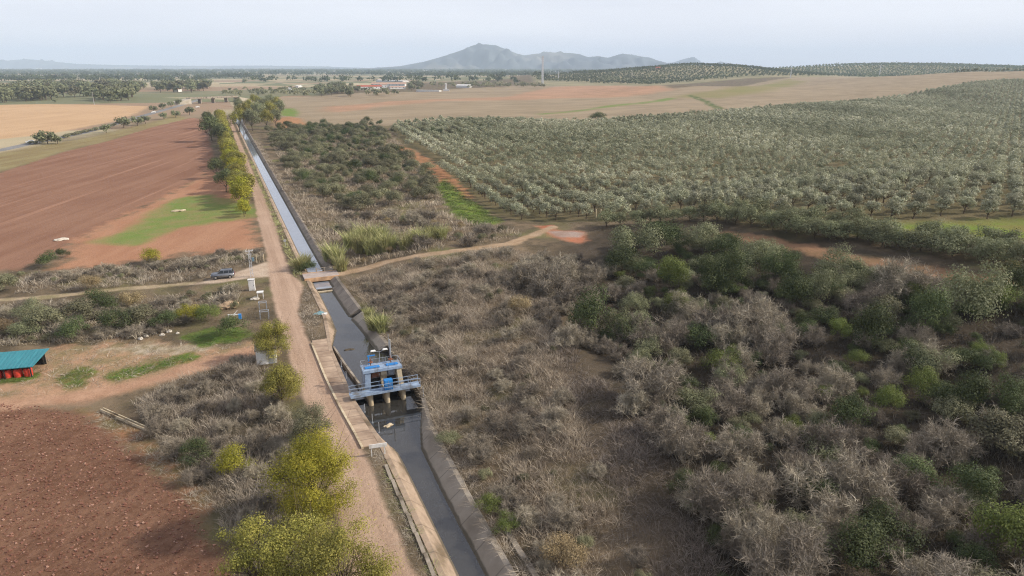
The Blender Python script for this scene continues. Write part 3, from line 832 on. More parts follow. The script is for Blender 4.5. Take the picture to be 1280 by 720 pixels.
def merged_trees(name, P, sizes, n_leaf, leaf, mat, seed, R=(1.85, 1.85, 1.95), cz=1.9):
    rng = np.random.RandomState(seed)
    vari = [crown_pts(rng, n_leaf, R, cz, 14, .4)[:3] for _ in range(8)]
    V = rng.randint(0, 8, len(P)); out = []; tn = []
    z = height(P[:, 0], P[:, 1])
    for v in range(8):
        idx = np.where(V == v)[0]
        if not len(idx): continue
        C, N, t = vari[v]
        th = rng.rand(len(idx)) * 6.283; c, s = np.cos(th)[:, None], np.sin(th)[:, None]
        S = (sizes[idx] * (.9 + .2 * rng.rand(len(idx))))[:, None]
        X = (C[None, :, 0] * c - C[None, :, 1] * s) * S + P[idx, 0][:, None]; Y = (C[None, :, 0] * s + C[None, :, 1] * c) * S + P[idx, 1][:, None]
        Z = C[None, :, 2] * S + z[idx][:, None]
        NX = N[None, :, 0] * c - N[None, :, 1] * s; NY = N[None, :, 0] * s + N[None, :, 1] * c
        CC = np.stack([X, Y, Z], 2).reshape(-1, 3); NN = np.stack([NX, NY, np.repeat(N[None, :, 2], len(idx), 0)], 2).reshape(-1, 3)
        out.append(leaves(CC, NN, leaf, leaf * .62, rng))
        tb = rng.rand(len(idx)) + .45 * vnoise(P[idx, 0], P[idx, 1], 130, 3, 2)
        tn.append(np.clip(.5 * t[None] + .5 * tb[:, None], 0, 1).ravel())
    return np.concatenate(out), np.concatenate(tn)
qs, ts = [], []
for d0, d1, n_, lf in ((0, 330, 300, .5), (330, 480, 150, .74), (480, 2000, 66, 1.15)):
    i_ = np.where((np.arange(len(P)) >= 300) & (D >= d0) & (D < d1))[0]
    if len(i_):
        q, t = merged_trees('x', P[i_], .96 + .36 * R0.rand(len(i_)), n_, lf, M_OLIVE, 5)
        qs.append(q); ts.append(t)
print('grove trees', len(P), sum(map(len, qs)))
tag(link('olive_grove', qmesh('olive_grove', np.concatenate(qs), M_OLIVE, np.concatenate(ts))), 'wide grove of silvery olive trees running back in dense rows over the gentle slope', 'olive grove', None, 'stuff')
# olive rows on the far ridges
FAR1 = Area([(690, 105), (760, 88), (860, 86), (985, 88), (985, 97), (900, 107), (840, 111), (800, 104)])
def far_olives(poly_xy, sp, seed, n_, lf, label, sz=1.5, mat=M_OLIVE):
    rng = np.random.RandomState(seed)
    ar = Area.__new__(Area); ar.P = np.array(poly_xy, float); ar.width = None
    lo, hi = ar.P.min(0), ar.P.max(0)
    g = np.stack(np.meshgrid(np.arange(lo[0], hi[0], sp * 1.25), np.arange(lo[1], hi[1], sp)), -1).reshape(-1, 2)
    th = .5; c0 = (lo + hi) / 2; g = (g - c0) @ np.array([[math.cos(th), math.sin(th)], [-math.sin(th), math.cos(th)]]) + c0
    g = g + rng.normal(size=g.shape) * 1.7
    g = g[ar.sd(g[:, 0], g[:, 1]) > 0]
    q, t = merged_trees('x', g, sz * (.85 + .3 * rng.rand(len(g))), n_, lf, mat, seed)
    print('far olives', len(g))
    tag(link('far_olive_grove', qmesh('far_olive_grove', q, mat, t)), label, 'olive grove', None, 'stuff')
far_olives([(90, 1560), (300, 1500), (430, 1650), (560, 1760), (800, 1860), (930, 2050), (940, 2500), (300, 2500), (80, 2000)], 13, 31, 26, 2.6, 'far low ridge striped with rows of dark olive trees', 2.1, M_GREEN)
far_olives([(880, 2050), (1200, 2100), (1700, 2200), (2600, 2400), (2600, 3100), (900, 3100)], 15, 32, 10, 4.2, 'farthest olive covered ridge along the skyline behind the brown hill', 2.6, M_GREEN)
# ------------------------------------------------------------------ green olive hedge between the grove and the wood
def along(pts, step_, jitter, rng=R0):
    P_ = np.array([[*at(*p)[:2]] for p in pts]); out = []
    L = np.r_[0, np.cumsum(np.hypot(*np.diff(P_, axis=0).T))]
    for d in np.arange(0, L[-1], step_):
        x = np.interp(d, L, P_[:, 0]) + rng.normal() * jitter; y = np.interp(d, L, P_[:, 1]) + rng.normal() * jitter
        out.append((x, y))
    return out
HEDGE = [tree_meshes(M_SAGE, 200 + i, 2200, (2.5, 2.5, 2.0), 1.9, 24, .24, .7, .14, .42) for i in range(4)]
n_ = 0
for pts, st_ in ((((760, 283), (820, 278), (885, 277), (960, 286), (1060, 302), (1160, 314), (1290, 334)), 3.1), (((900, 272), (980, 280), (1100, 298), (1290, 322)), 3.8), (((1000, 289), (1120, 312), (1290, 342)), 3.6)):
    for x, y in along(pts, st_, .5):
        plant('olive_tree', 'bushy green olive tree in the thick hedge row between the grove and the red track', 'olive tree', (x, y, hz(x, y)), HEDGE[n_ % 4], jit(.9 + .3 * R0.rand()), group='green hedge row olive trees'); n_ += 1

# ------------------------------------------------------------------ trees along the road, left bank
def big_tree(px, py, Hh, Wd, mat, n, leaf, seed, label, nc=34, rc=.34, shell=.3, nl=14, name='roadside_tree', trunk=.16):
    p = at(px, py)
    parts = tree_meshes(mat, seed, n, (Wd / 2 * .86, Wd / 2 * .86, Hh * .46), Hh * .44, nc, leaf, Hh * .22, trunk, rc, shell, nl, -.9)
    return plant(name, label, 'tree', p, parts, 1.0)
big_tree(396, 660, 12.3, 9.6, M_YELLOW, 48000, .125, 301, 'large bright yellow green tree on the left verge, above the bottom edge trees', 60)
big_tree(428, 788, 10.8, 10.4, M_YELLOWGREEN, 24000, .14, 302, 'wide half bare yellowish tree overhanging the road at the bottom edge', 40, .34, .2, 24)
big_tree(328, 752, 9.6, 8.4, M_YELLOWGREEN, 13000, .14, 303, 'thin olive coloured tree with showing branches beside the dark red ploughed soil', 34, .32, .2, 22)
big_tree(380, 765, 9.6, 8.2, M_YELLOWGREEN, 18000, .14, 307, 'olive green tree filling the gap between the half bare tree and the large bright one', 40, .34, .25, 18)
big_tree(390, 562, 6.2, 7.8, M_SCRUB, 13000, .14, 304, 'greyish green tree on the verge just above the large bright yellow one', 32, .36, .3, 14)
big_tree(353, 512, 6.8, 6.4, M_YELLOWGREEN, 14000, .14, 305, 'compact round yellow green tree at the mouth of the side track', 30, .4, .45, 8)
big_tree(344, 450, 7.0, 6.8, M_YELLOWGREEN, 14000, .15, 306, 'round autumn tree hiding the small white hut', 30, .38, .4, 10)
ROW = {k: [tree_meshes(m, 320 + 10 * j + i, 2600, (3.0, 3.0, 4.0), 4.0, 28, .40, 1.6, .18, .42, .5) for i in range(3)] for j, (k, m) in enumerate((('y', M_YELLOW), ('yg', M_YELLOWGREEN), ('g', M_OAK)))}
R1 = np.random.RandomState(5)
s_ = 203.0
while s_ < 610:
    k = 'y' if R1.rand() < .5 else ('yg' if R1.rand() < .8 else 'g')
    t_ = 4.2 + R1.normal() * .8 - .004 * (s_ - 200)
    p = W(s_, t_); p.z = hz(p.x, p.y)
    col_ = {'y': 'golden yellow', 'yg': 'yellowish green', 'g': 'dark green'}[k]
    sc_ = (.55 if s_ < 212 else 1.0) * (.85 + .35 * R1.rand())
    plant('roadside_tree', col_ + ' tree in the row along the road and canal', 'tree', p, ROW[k][R1.randint(3)], (sc_, sc_, sc_ * .95), group=col_ + ' trees of the roadside row')
    s_ += 3.7 + 2.0 * R1.rand()
BIG = [tree_meshes(M_SAGE if i % 2 else M_YELLOWGREEN, 360 + i, 2600, (4.8, 4.8, 6.5), 6.8, 32, .6, 3.0, .3, .42) for i in range(4)]
for i, (px, py, sc_) in enumerate(((300, 165, .95), (316, 164, 1.0), (334, 162, .9), (345, 158, .8), (306, 156, 1.05), (325, 154, 1.1), (340, 150, 1.0), (350, 146, .9), (312, 148, 1.0), (330, 145, 1.05), (346, 140, .95), (300, 142, .9), (320, 138, 1.0), (338, 134, .9))):
    plant('tall_tree', 'tall leafy tree in the clump at the far end of the canal', 'tree', at(px, py), BIG[i % 4], sc_ * 1.15, group='tall trees at the far end of the canal')
for px, py, sc_, k, lb in ((265, 176, 1.9, 'g', 'tall dark green tree standing out left of the roadside row'), (277, 182, 1.5, 'g', 'second dark green tree on the field side of the roadside row'), (262, 160, 1.5, 'g', 'dark green tree behind the tall one left of the roadside row'), (272, 222, 1.0, 'g', 'dark bushy tree where the red field meets the roadside row'), (283, 240, 1.05, 'g', 'dark green tree shading the top of the fallow field')):
    plant('roadside_tree', lb, 'tree', at(px, py), ROW[k][1], sc_)
# ------------------------------------------------------------------ single bushes near the left tracks
def bush(px, py, wpx, kind, label, name='bush', hk=.8, group=None):
    p = at(px, py); r = wpx / ppm(p) / 2 / .92
    return plant(name, label, 'bush', p, BUSH[kind][R0.randint(4)], (r, r, r * hk), group=group)
for a in ((250, 577, 44, 'green', 'dark green round bush at the end of the concrete trough'), (290, 592, 52, 'yellow', 'yellow green bush next to the dark one by the concrete trough'),
          (290, 422, 40, 'green', 'dark round bush on the grass left of the white hut'), (190, 331, 30, 'yellow', 'small bright yellow bush on the edge of the fallow field'),
          (112, 363, 30, 'rust', 'brownish bush beside the narrow path'), (64, 333, 30, 'green', 'low dark bush at the near corner of the red field'), (78, 322, 18, 'green', 'small dark shrub on the corner of the red field'),
          (165, 386, 34, 'rust', 'orange brown bush below the narrow path'), (237, 402, 34, 'yellow', 'yellow green bush left of the blue machine'), (262, 402, 34, 'lime', 'lime coloured bush left of the dark round bush'),
          (124, 392, 46, 'green', 'dark green spreading bush left of the orange brown one'), (100, 402, 40, 'scrub', 'olive coloured bush in the thicket below the path'), (150, 414, 44, 'green', 'broad dark bush above the pale stones'),
          (180, 408, 40, 'scrub', 'dull bush in the thicket above the pale stones'), (205, 412, 36, 'green', 'dark bush right of the thicket centre'), (60, 412, 46, 'scrub', 'grey green bush above the teal roofed shed'), (98, 424, 44, 'green', 'wide green bush right of the teal roof'),
          (6, 418, 30, 'rust', 'rusty orange bush at the left edge above the teal roof'), (30, 420, 36, 'sage', 'pale green bush above the teal roof'), (38, 400, 40, 'sage', 'sage bush below the path near the left edge'),
          (8, 365, 34, 'scrub', 'thin bush at the left edge above the path'), (388, 340, 22, 'green', 'dark little bush left of the small bridge')):
    bush(*a)
# right bank foreground bushes
for a in ((612, 640, 34, 'lime', 'green bush on the right bank above the lower one'), (632, 664, 34, 'lime', 'lower green bush on the right bank beside the pale rut'), (560, 560, 30, 'sage', 'pale green tuft bush beside the canal near the sluice'), (478, 412, 26, 'lime', 'light green bush on the right bank below the small bridge'), (470, 404, 22, 'sage', 'pale bush on the right bank nearest the small bridge'),
          (700, 708, 60, 'rust', 'tan dried bush near the bottom edge right of the canal'), (650, 392, 34, 'rust', 'tan bush at the foot of the wood')):
    bush(*a)
# traced green shrubs of the right hand wood: crown centre, width, kind
TR = [(742, 398, 62, 'green', 'dark green bush lit at the top at the left end of the wood'), (768, 418, 40, 'green', 'darker bush just below the left end of the wood'), (787, 414, 44, 'sage', 'sage bush beside the dark one at the left end of the wood'),
      (842, 345, 46, 'lime', 'light green round bush standing alone below the big dark trees'), (848, 384, 36, 'lime', 'small light green bush under the round light one'), (868, 388, 30, 'sage', 'pale small bush right of the pair of light green ones'),
      (775, 326, 44, 'green', 'dark bush with lime top near the red soil patch'), (795, 300, 64, 'sage', 'large sage tree at the back of the wood near the pad'), (832, 296, 54, 'green', 'big dark tree behind the light round bush'), (872, 300, 56, 'sage', 'big rounded tree at the back of the wood below the hedge row'),
      (905, 310, 44, 'green', 'dark tree between the big rounded trees'), (945, 322, 54, 'sage', 'pale green tree below the red track'), (915, 345, 50, 'green', 'dark green mass under the pale tree'), (975, 340, 46, 'green', 'dark shrub between the two pale trees'),
      (1046, 330, 56, 'sage', 'pale olive coloured tree next to the red track'), (1030, 365, 44, 'sage', 'dull green tree below the pale one beside the track'), (1205, 370, 74, 'sage', 'wide grey green tree near the right edge'), (1256, 358, 46, 'green', 'glossy dark bush at the right edge by the track'),
      (1050, 414, 30, 'lime', 'lime bush in the middle of the wood'), (1090, 420, 60, 'green', 'dark green bush right of the lime one'), (1110, 502, 36, 'lime', 'tall lime bush low in the wood'), (1148, 482, 40, 'lime', 'lime bush right of the tall one low in the wood'),
      (1026, 492, 24, 'lime', 'small dark lime bush left of the tall one'), (1085, 520, 22, 'lime', 'tiny lime bush beside the tall one'), (1056, 524, 50, 'green', 'dull green bush below the tiny lime one'), (1225, 440, 24, 'lime', 'small lime bush near the right edge'), (1246, 452, 22, 'lime', 'tiny pale lime bush at the right edge'),
      (1254, 664, 90, 'lime', 'big yellowish green bush in the bottom right corner'), (1200, 500, 60, 'green', 'dark bush below the small lime ones near the right edge'), (1250, 500, 50, 'green', 'dark shrub at the right edge, middle of the wood'), (912, 448, 26, 'lime', 'faint lime bush above the bare thicket'), (1160, 400, 60, 'green', 'dark bush below the wide grey green tree'),
      (1210, 610, 60, 'green', 'dark bush left of the bottom right corner'), (985, 370, 50, 'green', 'low dark bush beneath the dark shrub pair'), (880, 350, 46, 'green', 'dark bush right of the light green round one')]
for px, py, wd, k, lb in TR:
    bush(px, py + wd * .42, wd, k, lb, name='shrub', hk=1.0 if py < 335 else 1.3)

# ------------------------------------------------------------------ scattered scrub
def scatter(ar, n, dmin, rng, avoid=()):
    P_ = ar.sample(n * 4, rng); out = []
    for p in P_:
        if len(out) >= n: break
        if any(a.sd(p[:1], p[1:2])[0] > -w_ for a, w_ in avoid): continue
        if all((p[0] - q[0]) ** 2 + (p[1] - q[1]) ** 2 > dmin ** 2 for q in out): out.append(p)
    return out
AVOID = [(A[k], w_) for k, w_ in (('rightpath', 1.2), ('redtrack', .6), ('redsoil', 1), ('greenbank', 1), ('orangetrack', .5), ('road', 1.5), ('gravel', 1), ('carpath', .8), ('yard', 1))]
canal_a = Area([(-40, 11), (700, 11), (700, 19.2), (-40, 19.2)], st=True); AVOID.append((canal_a, 1.0)); AVOID.append((Area([(300, 340), (340, 340), (345, 402), (296, 402)]), .3))
R2 = np.random.RandomState(21)
WOOD = Area([(770, 330), (820, 350), (880, 330), (960, 345), (1060, 350), (1200, 375), (1400, 400), (1500, 900), (900, 900), (880, 720), (840, 600), (790, 480), (760, 420)])
WOOD2 = Area([(640, 350), (700, 318), (770, 330), (770, 420), (800, 480), (740, 470), (660, 420)])
WOODBARE = Area([(780, 440), (860, 400), (960, 370), (1060, 440), (1180, 520), (1400, 560), (1400, 900), (920, 900), (900, 720), (870, 600), (800, 520)])
BIG_BARE = [(815, 478, 74), (835, 522, 44), (790, 504, 42), (930, 398, 62), (905, 414, 50), (962, 402, 46), (850, 545, 60), (985, 502, 38), (900, 502, 46), (935, 612, 64), (960, 660, 64), (925, 672, 52), (1000, 676, 60), (1040, 645, 64), (1055, 604, 52), (1100, 645, 60), (1120, 594, 52), (1180, 549, 62), (1150, 566, 50), (1240, 533, 52), (1264, 548, 42), (1130, 452, 42), (1165, 449, 46), (1040, 474, 46), (870, 615, 48), (690, 352, 50), (720, 367, 42), (665, 342, 46), (702, 337, 42), (1120, 347, 60), (1160, 357, 52), (1080, 382, 52)]
for px, py, wd in BIG_BARE:
    p = at(px, py + wd * .4); k = wd / ppm(p) / 3.5
    plant('bare_shrub', 'leafless grey twiggy shrub tangled in the wood', 'shrub', p, BARE[R2.randint(6)], (k, k, k * 1.1), group='leafless grey shrubs tangled through the wood')
g_b = 'leafless grey shrubs tangled through the wood'
for p in scatter(WOODBARE, 44, 3.6, R2, AVOID):
    k = .9 + 1.0 * R2.rand()
    plant('bare_shrub', 'leafless grey twiggy shrub tangled in the wood', 'shrub', (p[0], p[1], hz(*p)), BARE[R2.randint(6)], jit(k), group=g_b)
for p in scatter(WOOD2, 40, 2.6, R2, AVOID) + scatter(WOOD, 50, 4.5, R2, AVOID):
    plant('bare_shrub', 'leafless grey twiggy shrub tangled in the wood', 'shrub', (p[0], p[1], hz(*p)), BARE[R2.randint(6)], jit(.7 + .5 * R2.rand()), group=g_b)
for p in scatter(WOOD, 240, 2.6, R2, AVOID):
    r = .9 + 2.2 * R2.rand() ** 2
    if WOODBARE.sd(p[:1], p[1:2])[0] > 4 and R2.rand() < .2: r *= .7
    plant('evergreen_shrub', 'low dark evergreen shrub among the bare thicket of the wood', 'shrub', (p[0], p[1], hz(*p)), BUSH['green' if R2.rand() < .5 else ('scrub' if R2.rand() < .45 else ('sage' if R2.rand() < .75 else 'lime'))][R2.randint(4)], (r, r, r * .9), group='low dark evergreen shrubs in the wood')
DENSE = Area([(770, 320), (800, 300), (880, 300), (980, 325), (1080, 345), (1300, 385), (1300, 420), (1080, 390), (960, 380), (860, 372), (800, 350)])
for p in scatter(DENSE, 46, 3.0, R2, AVOID):
    r = 1.7 + 1.2 * R2.rand()
    plant('evergreen_tree', 'big dark evergreen crown in the thick belt below the red track', 'shrub', (p[0], p[1], hz(*p)), BUSH['green' if R2.rand() < .65 else 'sage'][R2.randint(4)], (r, r, r * .8), group='big dark evergreens below the red track')
SCR = Area([(335, 165), (400, 158), (480, 165), (505, 195), (540, 215), (545, 240), (530, 262), (470, 262), (425, 268), (390, 245), (350, 200)])
for p in scatter(SCR, 295, 2.7, R2, AVOID):
    r = 1.9 + 2.1 * R2.rand()
    plant('scrub_bush', 'dull green rounded shrub in the scrub right of the far canal', 'shrub', (p[0], p[1], hz(*p)), BUSH['scrub' if R2.rand() < .8 else 'green'][R2.randint(4)], (r, r, r * .8), group='dull green shrubs right of the far canal')
OAK = Area([(340, 172), (350, 160), (420, 156), (480, 153), (500, 160), (620, 158), (620, 164), (480, 178), (420, 170)])
for p in scatter(OAK, 60, 5.0, R2, AVOID):
    r = 2.0 + 1.6 * R2.rand()
    plant('oak', 'dark rounded oak at the back of the scrub by the brown field', 'tree', (p[0], p[1], hz(*p)), BUSH['green' if R2.rand() < .6 else 'scrub'][R2.randint(4)], (r, r, r), group='dark rounded oaks at the back of the scrub')
CAN = Area([(405, 275), (430, 268), (540, 268), (640, 290), (660, 300), (600, 306), (500, 322), (440, 334)])
for p in scatter(CAN, 46, 2.6, R2, AVOID):
    r = .8 + .8 * R2.rand()
    plant('brown_shrub', 'brownish low shrub on the rough ground above the dirt path', 'shrub', (p[0], p[1], hz(*p)), BUSH['scrub' if R2.rand() < .6 else 'rust'][R2.randint(4)] if R2.rand() < .6 else BARE[R2.randint(6)], (r, r, r * .8), group='brownish shrubs above the dirt path')
LEFT = Area([(-40, 400), (0, 388), (110, 379), (240, 369), (296, 362), (298, 385), (250, 392), (205, 420), (100, 428), (-40, 436)])
for p in scatter(LEFT, 60, 2.0, R2, AVOID):
    r = .6 + .5 * R2.rand()
    u = R2.rand()
    plant('thicket_shrub', 'grey brown shrub in the thicket below the car path', 'shrub', (p[0], p[1], hz(*p)), BARE[R2.randint(6)] if u < .5 else BUSH['scrub'][R2.randint(4)], (r, r, r * .8), group='shrubs in the thicket below the car path')
LEFT2 = Area([(20, 343), (110, 336), (210, 327), (328, 314), (326, 324), (270, 334), (225, 342), (110, 352), (20, 358)])
for p in scatter(LEFT2, 40, 1.8, R2, AVOID):
    r = .5 + .45 * R2.rand()
    plant('thicket_shrub', 'greyish shrub in the strip between the fallow field and the car path', 'shrub', (p[0], p[1], hz(*p)), BARE[R2.randint(6)] if R2.rand() < .5 else BUSH['scrub'][R2.randint(4)], (r, r, r * .8), group='shrubs between the fallow field and the car path')
THK = A['thickfloor']
for p in scatter(THK, 46, 1.9, R2, AVOID):
    r = .5 + .4 * R2.rand()
    plant('bare_shrub', 'leafless low shrub in the grey thicket beside the ploughed soil', 'shrub', (p[0], p[1], hz(*p)), BARE[R2.randint(6)], (r, r, r), group='leafless shrubs in the grey thicket by the ploughed soil')
# ------------------------------------------------------------------ reeds
def reed_mesh(seed, n=260):
    rng = np.random.RandomState(seed)
    th = rng.rand(40) * 6.28; r = np.sqrt(rng.rand(40)) * 1.0
    Pt = np.stack([r * np.cos(th), r * np.sin(th), 0 * r], 1)
    q, t = blades(Pt, rng, 14, 3.2, .3, .045, .3)
    return qmesh('blades', q, M_REED, t)
REED = [reed_mesh(i) for i in range(3)]
for i, (px, py, sc_) in enumerate(((412, 326, 1.0), (422, 330, 1.1), (428, 338, .9), (440, 312, 1.15), (452, 316, 1.2), (464, 318, 1.2), (478, 316, 1.1), (488, 312, 1.0), (446, 304, 1.1), (460, 306, 1.2), (474, 305, 1.15), (510, 308, .9), (522, 304, .9), (540, 300, .9), (552, 299, .85), (376, 338, .8), (382, 334, .8), (468, 412, .75), (478, 416, .75), (462, 400, .6), (505, 312, .8), (532, 306, .8))):
    plant('reed_clump', 'tall pale green reed clump on the bank near the small bridge', 'reeds', at(px, py), REED[i % 3], (sc_, sc_, sc_ * 1.05), group='reed clumps near the small bridge')
# ------------------------------------------------------------------ dry grass and weeds
def grass(name, ar, dens, nb, h, spread_, wid, mat, label, seed, lean=.45, avoid=AVOID, patch=12):
    rng = np.random.RandomState(seed)
    n = int(ar.area() * dens)
    q = ar.sample(n, rng)
    pn = vnoise(q[:, 0], q[:, 1], patch, seed, 3)
    ok = rng.rand(len(q)) < .45 + .55 * sm(-.35, .35, pn)
    for a, w_ in avoid: ok &= a.sd(q[:, 0], q[:, 1]) < -w_ * .3
    q = q[ok]; pn = pn[ok]
    P3 = np.stack([q[:, 0], q[:, 1], height(q[:, 0], q[:, 1]) - .03], 1)
    hh = h * (.65 + .5 * sm(-.5, .6, pn))
    Q, t = blades(P3, rng, nb, 1.0, spread_, wid, lean, np.clip(.5 + .55 * pn + .3 * rng.normal(size=len(q)), 0, 1))
    # height per tuft
    print(name, len(q), len(Q))
    sc_ = np.concatenate([np.repeat(hh, nb)] * 2)[:, None]
    z0 = np.concatenate([np.repeat(P3[:, 2], nb)] * 2)[:, None]
    Q[:, :, 2] = z0 + (Q[:, :, 2] - z0) * sc_
    tag(link(name, qmesh(name, Q, mat, t)), label, 'grass', None, 'stuff')
SLOPE = Area([(432, 352), (520, 330), (640, 312), (700, 330), (680, 400), (705, 470), (735, 560), (780, 660), (820, 760), (860, 900), (700, 900), (655, 735), (590, 620), (545, 540), (532, 480), (495, 432), (455, 385)])
for p in scatter(SLOPE, 120, 1.9, R2, AVOID):
    r = .35 + .55 * R2.rand()
    plant('low_shrub', 'small leafless shrub standing in the dry grass of the canal slope', 'shrub', (p[0], p[1], hz(*p)), BARE[R2.randint(6)] if R2.rand() < .8 else BUSH['scrub'][R2.randint(4)], (r * 1.1, r * 1.1, r), group='small shrubs in the dry grass of the canal slope')
grass('dry_grass', SLOPE, 5.2, 14, 1.0, .45, .014, M_DRY, 'tall straw coloured dry grass covering the slope right of the canal', 51, .55)
grass('dry_weeds', Area([(680, 390), (740, 470), (800, 520), (860, 600), (900, 720), (960, 900), (840, 900), (780, 660), (735, 560), (705, 470)]), 8.0, 10, .75, .45, .014, leafmat('brown_weed', (.12, .10, .078), (.26, .215, .17), (.44, .38, .31), .1, 0), 'dull brown weeds on the bare ground between the dry slope and the wood', 60, .55)
grass('dry_weeds', A['thickfloor'], 6.0, 13, 1.0, .38, .014, M_WEED, 'grey dried weeds filling the hollow beside the ploughed soil', 52, .4)
grass('dry_weeds', Area([(20, 345), (210, 327), (332, 314), (332, 329), (235, 352), (20, 368)]), 2.2, 8, .9, .4, .03, M_WEED, 'grey dried weeds between the fallow field and the car path', 53)
grass('dry_weeds', LEFT, 2.2, 8, 1.0, .4, .03, M_WEED, 'grey dried weeds in the thicket below the car path', 54)
grass('dry_grass', Area([(400, 300), (380, 270), (352, 205), (336, 168), (480, 165), (545, 215), (560, 270), (620, 285), (660, 296), (560, 312), (440, 336)]), .8, 7, 1.1, .6, .045, M_DRY, 'brownish dry grass between the shrubs right of the far canal', 55)
grass('dry_weeds', WOOD, 1.5, 8, .9, .5, .022, leafmat('dark_weed', (.07, .062, .048), (.14, .12, .09), (.2, .175, .135), .1, 0), 'dull brown undergrowth on the floor of the wood', 56)
grass('verge_grass', Area([(26, 10.9), (66, 10.9), (66, 12.2), (26, 12.2)], st=True), 14, 6, .28, .15, .012, M_WEED, 'short dead grass on the strip between the road and the lower canal', 57, .6, ())
grass('verge_grass', Area([(137, 10.9), (330, 11.5), (330, 12.4), (137, 12.2)], st=True), 4, 6, .5, .3, .03, M_REED, 'yellowish grass on the strip between the road and the far canal', 58, .5, ())
grass('verge_grass', Area([(100, 9.6), (114, 9.2), (130, 11.5), (130, 12.3), (114, 12.2), (103, 11.4)], st=True), 5, 6, .4, .25, .02, M_WEED, 'sparse grass on the bare bank between the road and the small bridge', 59, .5, ())
M_GRASS = leafmat('green_grass', (.07, .10, .025), (.15, .21, .05), (.26, .27, .11), .1, .2)
for i, (key, dn, lb) in enumerate((('yardgreen1', 14, 'short green grass in front of the teal roofed shed'), ('yardgreen2', 10, 'short green grass in the fork of the side track'), ('yardgreen3', 10, 'short green grass along the upper edge of the side track'), ('yardgreen4', 12, 'bright green grass around the dark round bush'), ('greenbank', 2.5, 'bright green grass on the bank beside the orange track'))):
    grass('green_grass', A[key], dn, 6, .22 if i < 4 else .4, .3, .02 if i < 4 else .05, M_GRASS, lb, 80 + i, .7, (), 5)
grass('dry_weeds', A['yardsoil'], 1.2, 7, .4, .3, .018, M_WEED, 'thin dead weeds dotted over the bare yard left of the road', 90, .6, AVOID, 4)
grass('dry_weeds', A['fieldmargin'], 4, 7, .3, .3, .014, M_WEED, 'thin dead weeds on the margin of the ploughed soil', 91, .6, AVOID, 4)
grass('verge_grass', Area([(s, float(lipR(s)) + .3) for s in range(28, 112, 6)] + [(s, float(lipR(s)) + 1.5) for s in range(106, 27, -6)], st=True), 9, 8, .5, .3, .014, M_DRY, 'ragged dry grass hanging over the right canal lip', 92, .8, (), 3)
grass('verge_grass', Area([(s, float(lipR(s)) + .4) for s in range(142, 430, 12)] + [(s, float(lipR(s)) + 2.2) for s in range(420, 141, -12)], st=True), 2.5, 7, .8, .5, .035, M_DRY, 'brown grass along the right edge of the far canal', 93, .6, (), 6)
grass('verge_grass', Area([(s, float(lipL(s)) - .95) for s in range(28, 66, 4)] + [(s, float(lipL(s)) - .55) for s in range(62, 27, -4)], st=True), 16, 7, .25, .15, .012, M_REED, 'thin grass growing along the kerb of the lower canal', 94, .7, (), 3)
def clods(ar, dens, seed):
    rng = np.random.RandomState(seed); q = ar.sample(int(ar.area() * dens), rng)
    q = q[(np.abs(q[:, 0]) < q[:, 1] * .9 + 5) & (q[:, 1] > 40)]; n = len(q)
    z = height(q[:, 0], q[:, 1]); r = .025 + .075 * rng.rand(n) ** 4
    cube = np.array([[[-1, -1, -1], [-1, 1, -1], [1, 1, -1], [1, -1, -1]], [[-1, -1, 1], [1, -1, 1], [1, 1, 1], [-1, 1, 1]], [[-1, -1, -1], [1, -1, -1], [1, -1, 1], [-1, -1, 1]], [[1, -1, -1], [1, 1, -1], [1, 1, 1], [1, -1, 1]], [[1, 1, -1], [-1, 1, -1], [-1, 1, 1], [1, 1, 1]], [[-1, 1, -1], [-1, -1, -1], [-1, -1, 1], [-1, 1, 1]]], float)
    crn = {tuple(v): i for i, v in enumerate(sorted({tuple(v) for f in cube for v in f}))}
    wob_ = .65 + .6 * rng.rand(n, 8)
    Q = np.zeros((n, 6, 4, 3)); th = rng.rand(n) * 6.28; c, s = np.cos(th), np.sin(th)
    for f in range(6):
        for k in range(4):
            v = cube[f, k]; g = wob_[:, crn[tuple(v)]] * r
            x, y, zz = v[0] * g * 1.3, v[1] * g, v[2] * g * .7
            Q[:, f, k] = np.stack([q[:, 0] + x * c - y * s, q[:, 1] + x * s + y * c, z + zz + r * .3], 1)
    t = np.repeat(rng.rand(n), 6); print('clods', n)
    tag(link('soil_clods', qmesh('soil_clods', Q.reshape(-1, 4, 3), leafmat('soil_clod', alb(116, 82, 62), alb(146, 106, 84), alb(190, 156, 130), .1, 0), t)), 'loose reddish clods lying on the dark ploughed soil at the bottom left', 'soil', None, 'stuff')
clods(A['ploughed'], 9.0, 61)
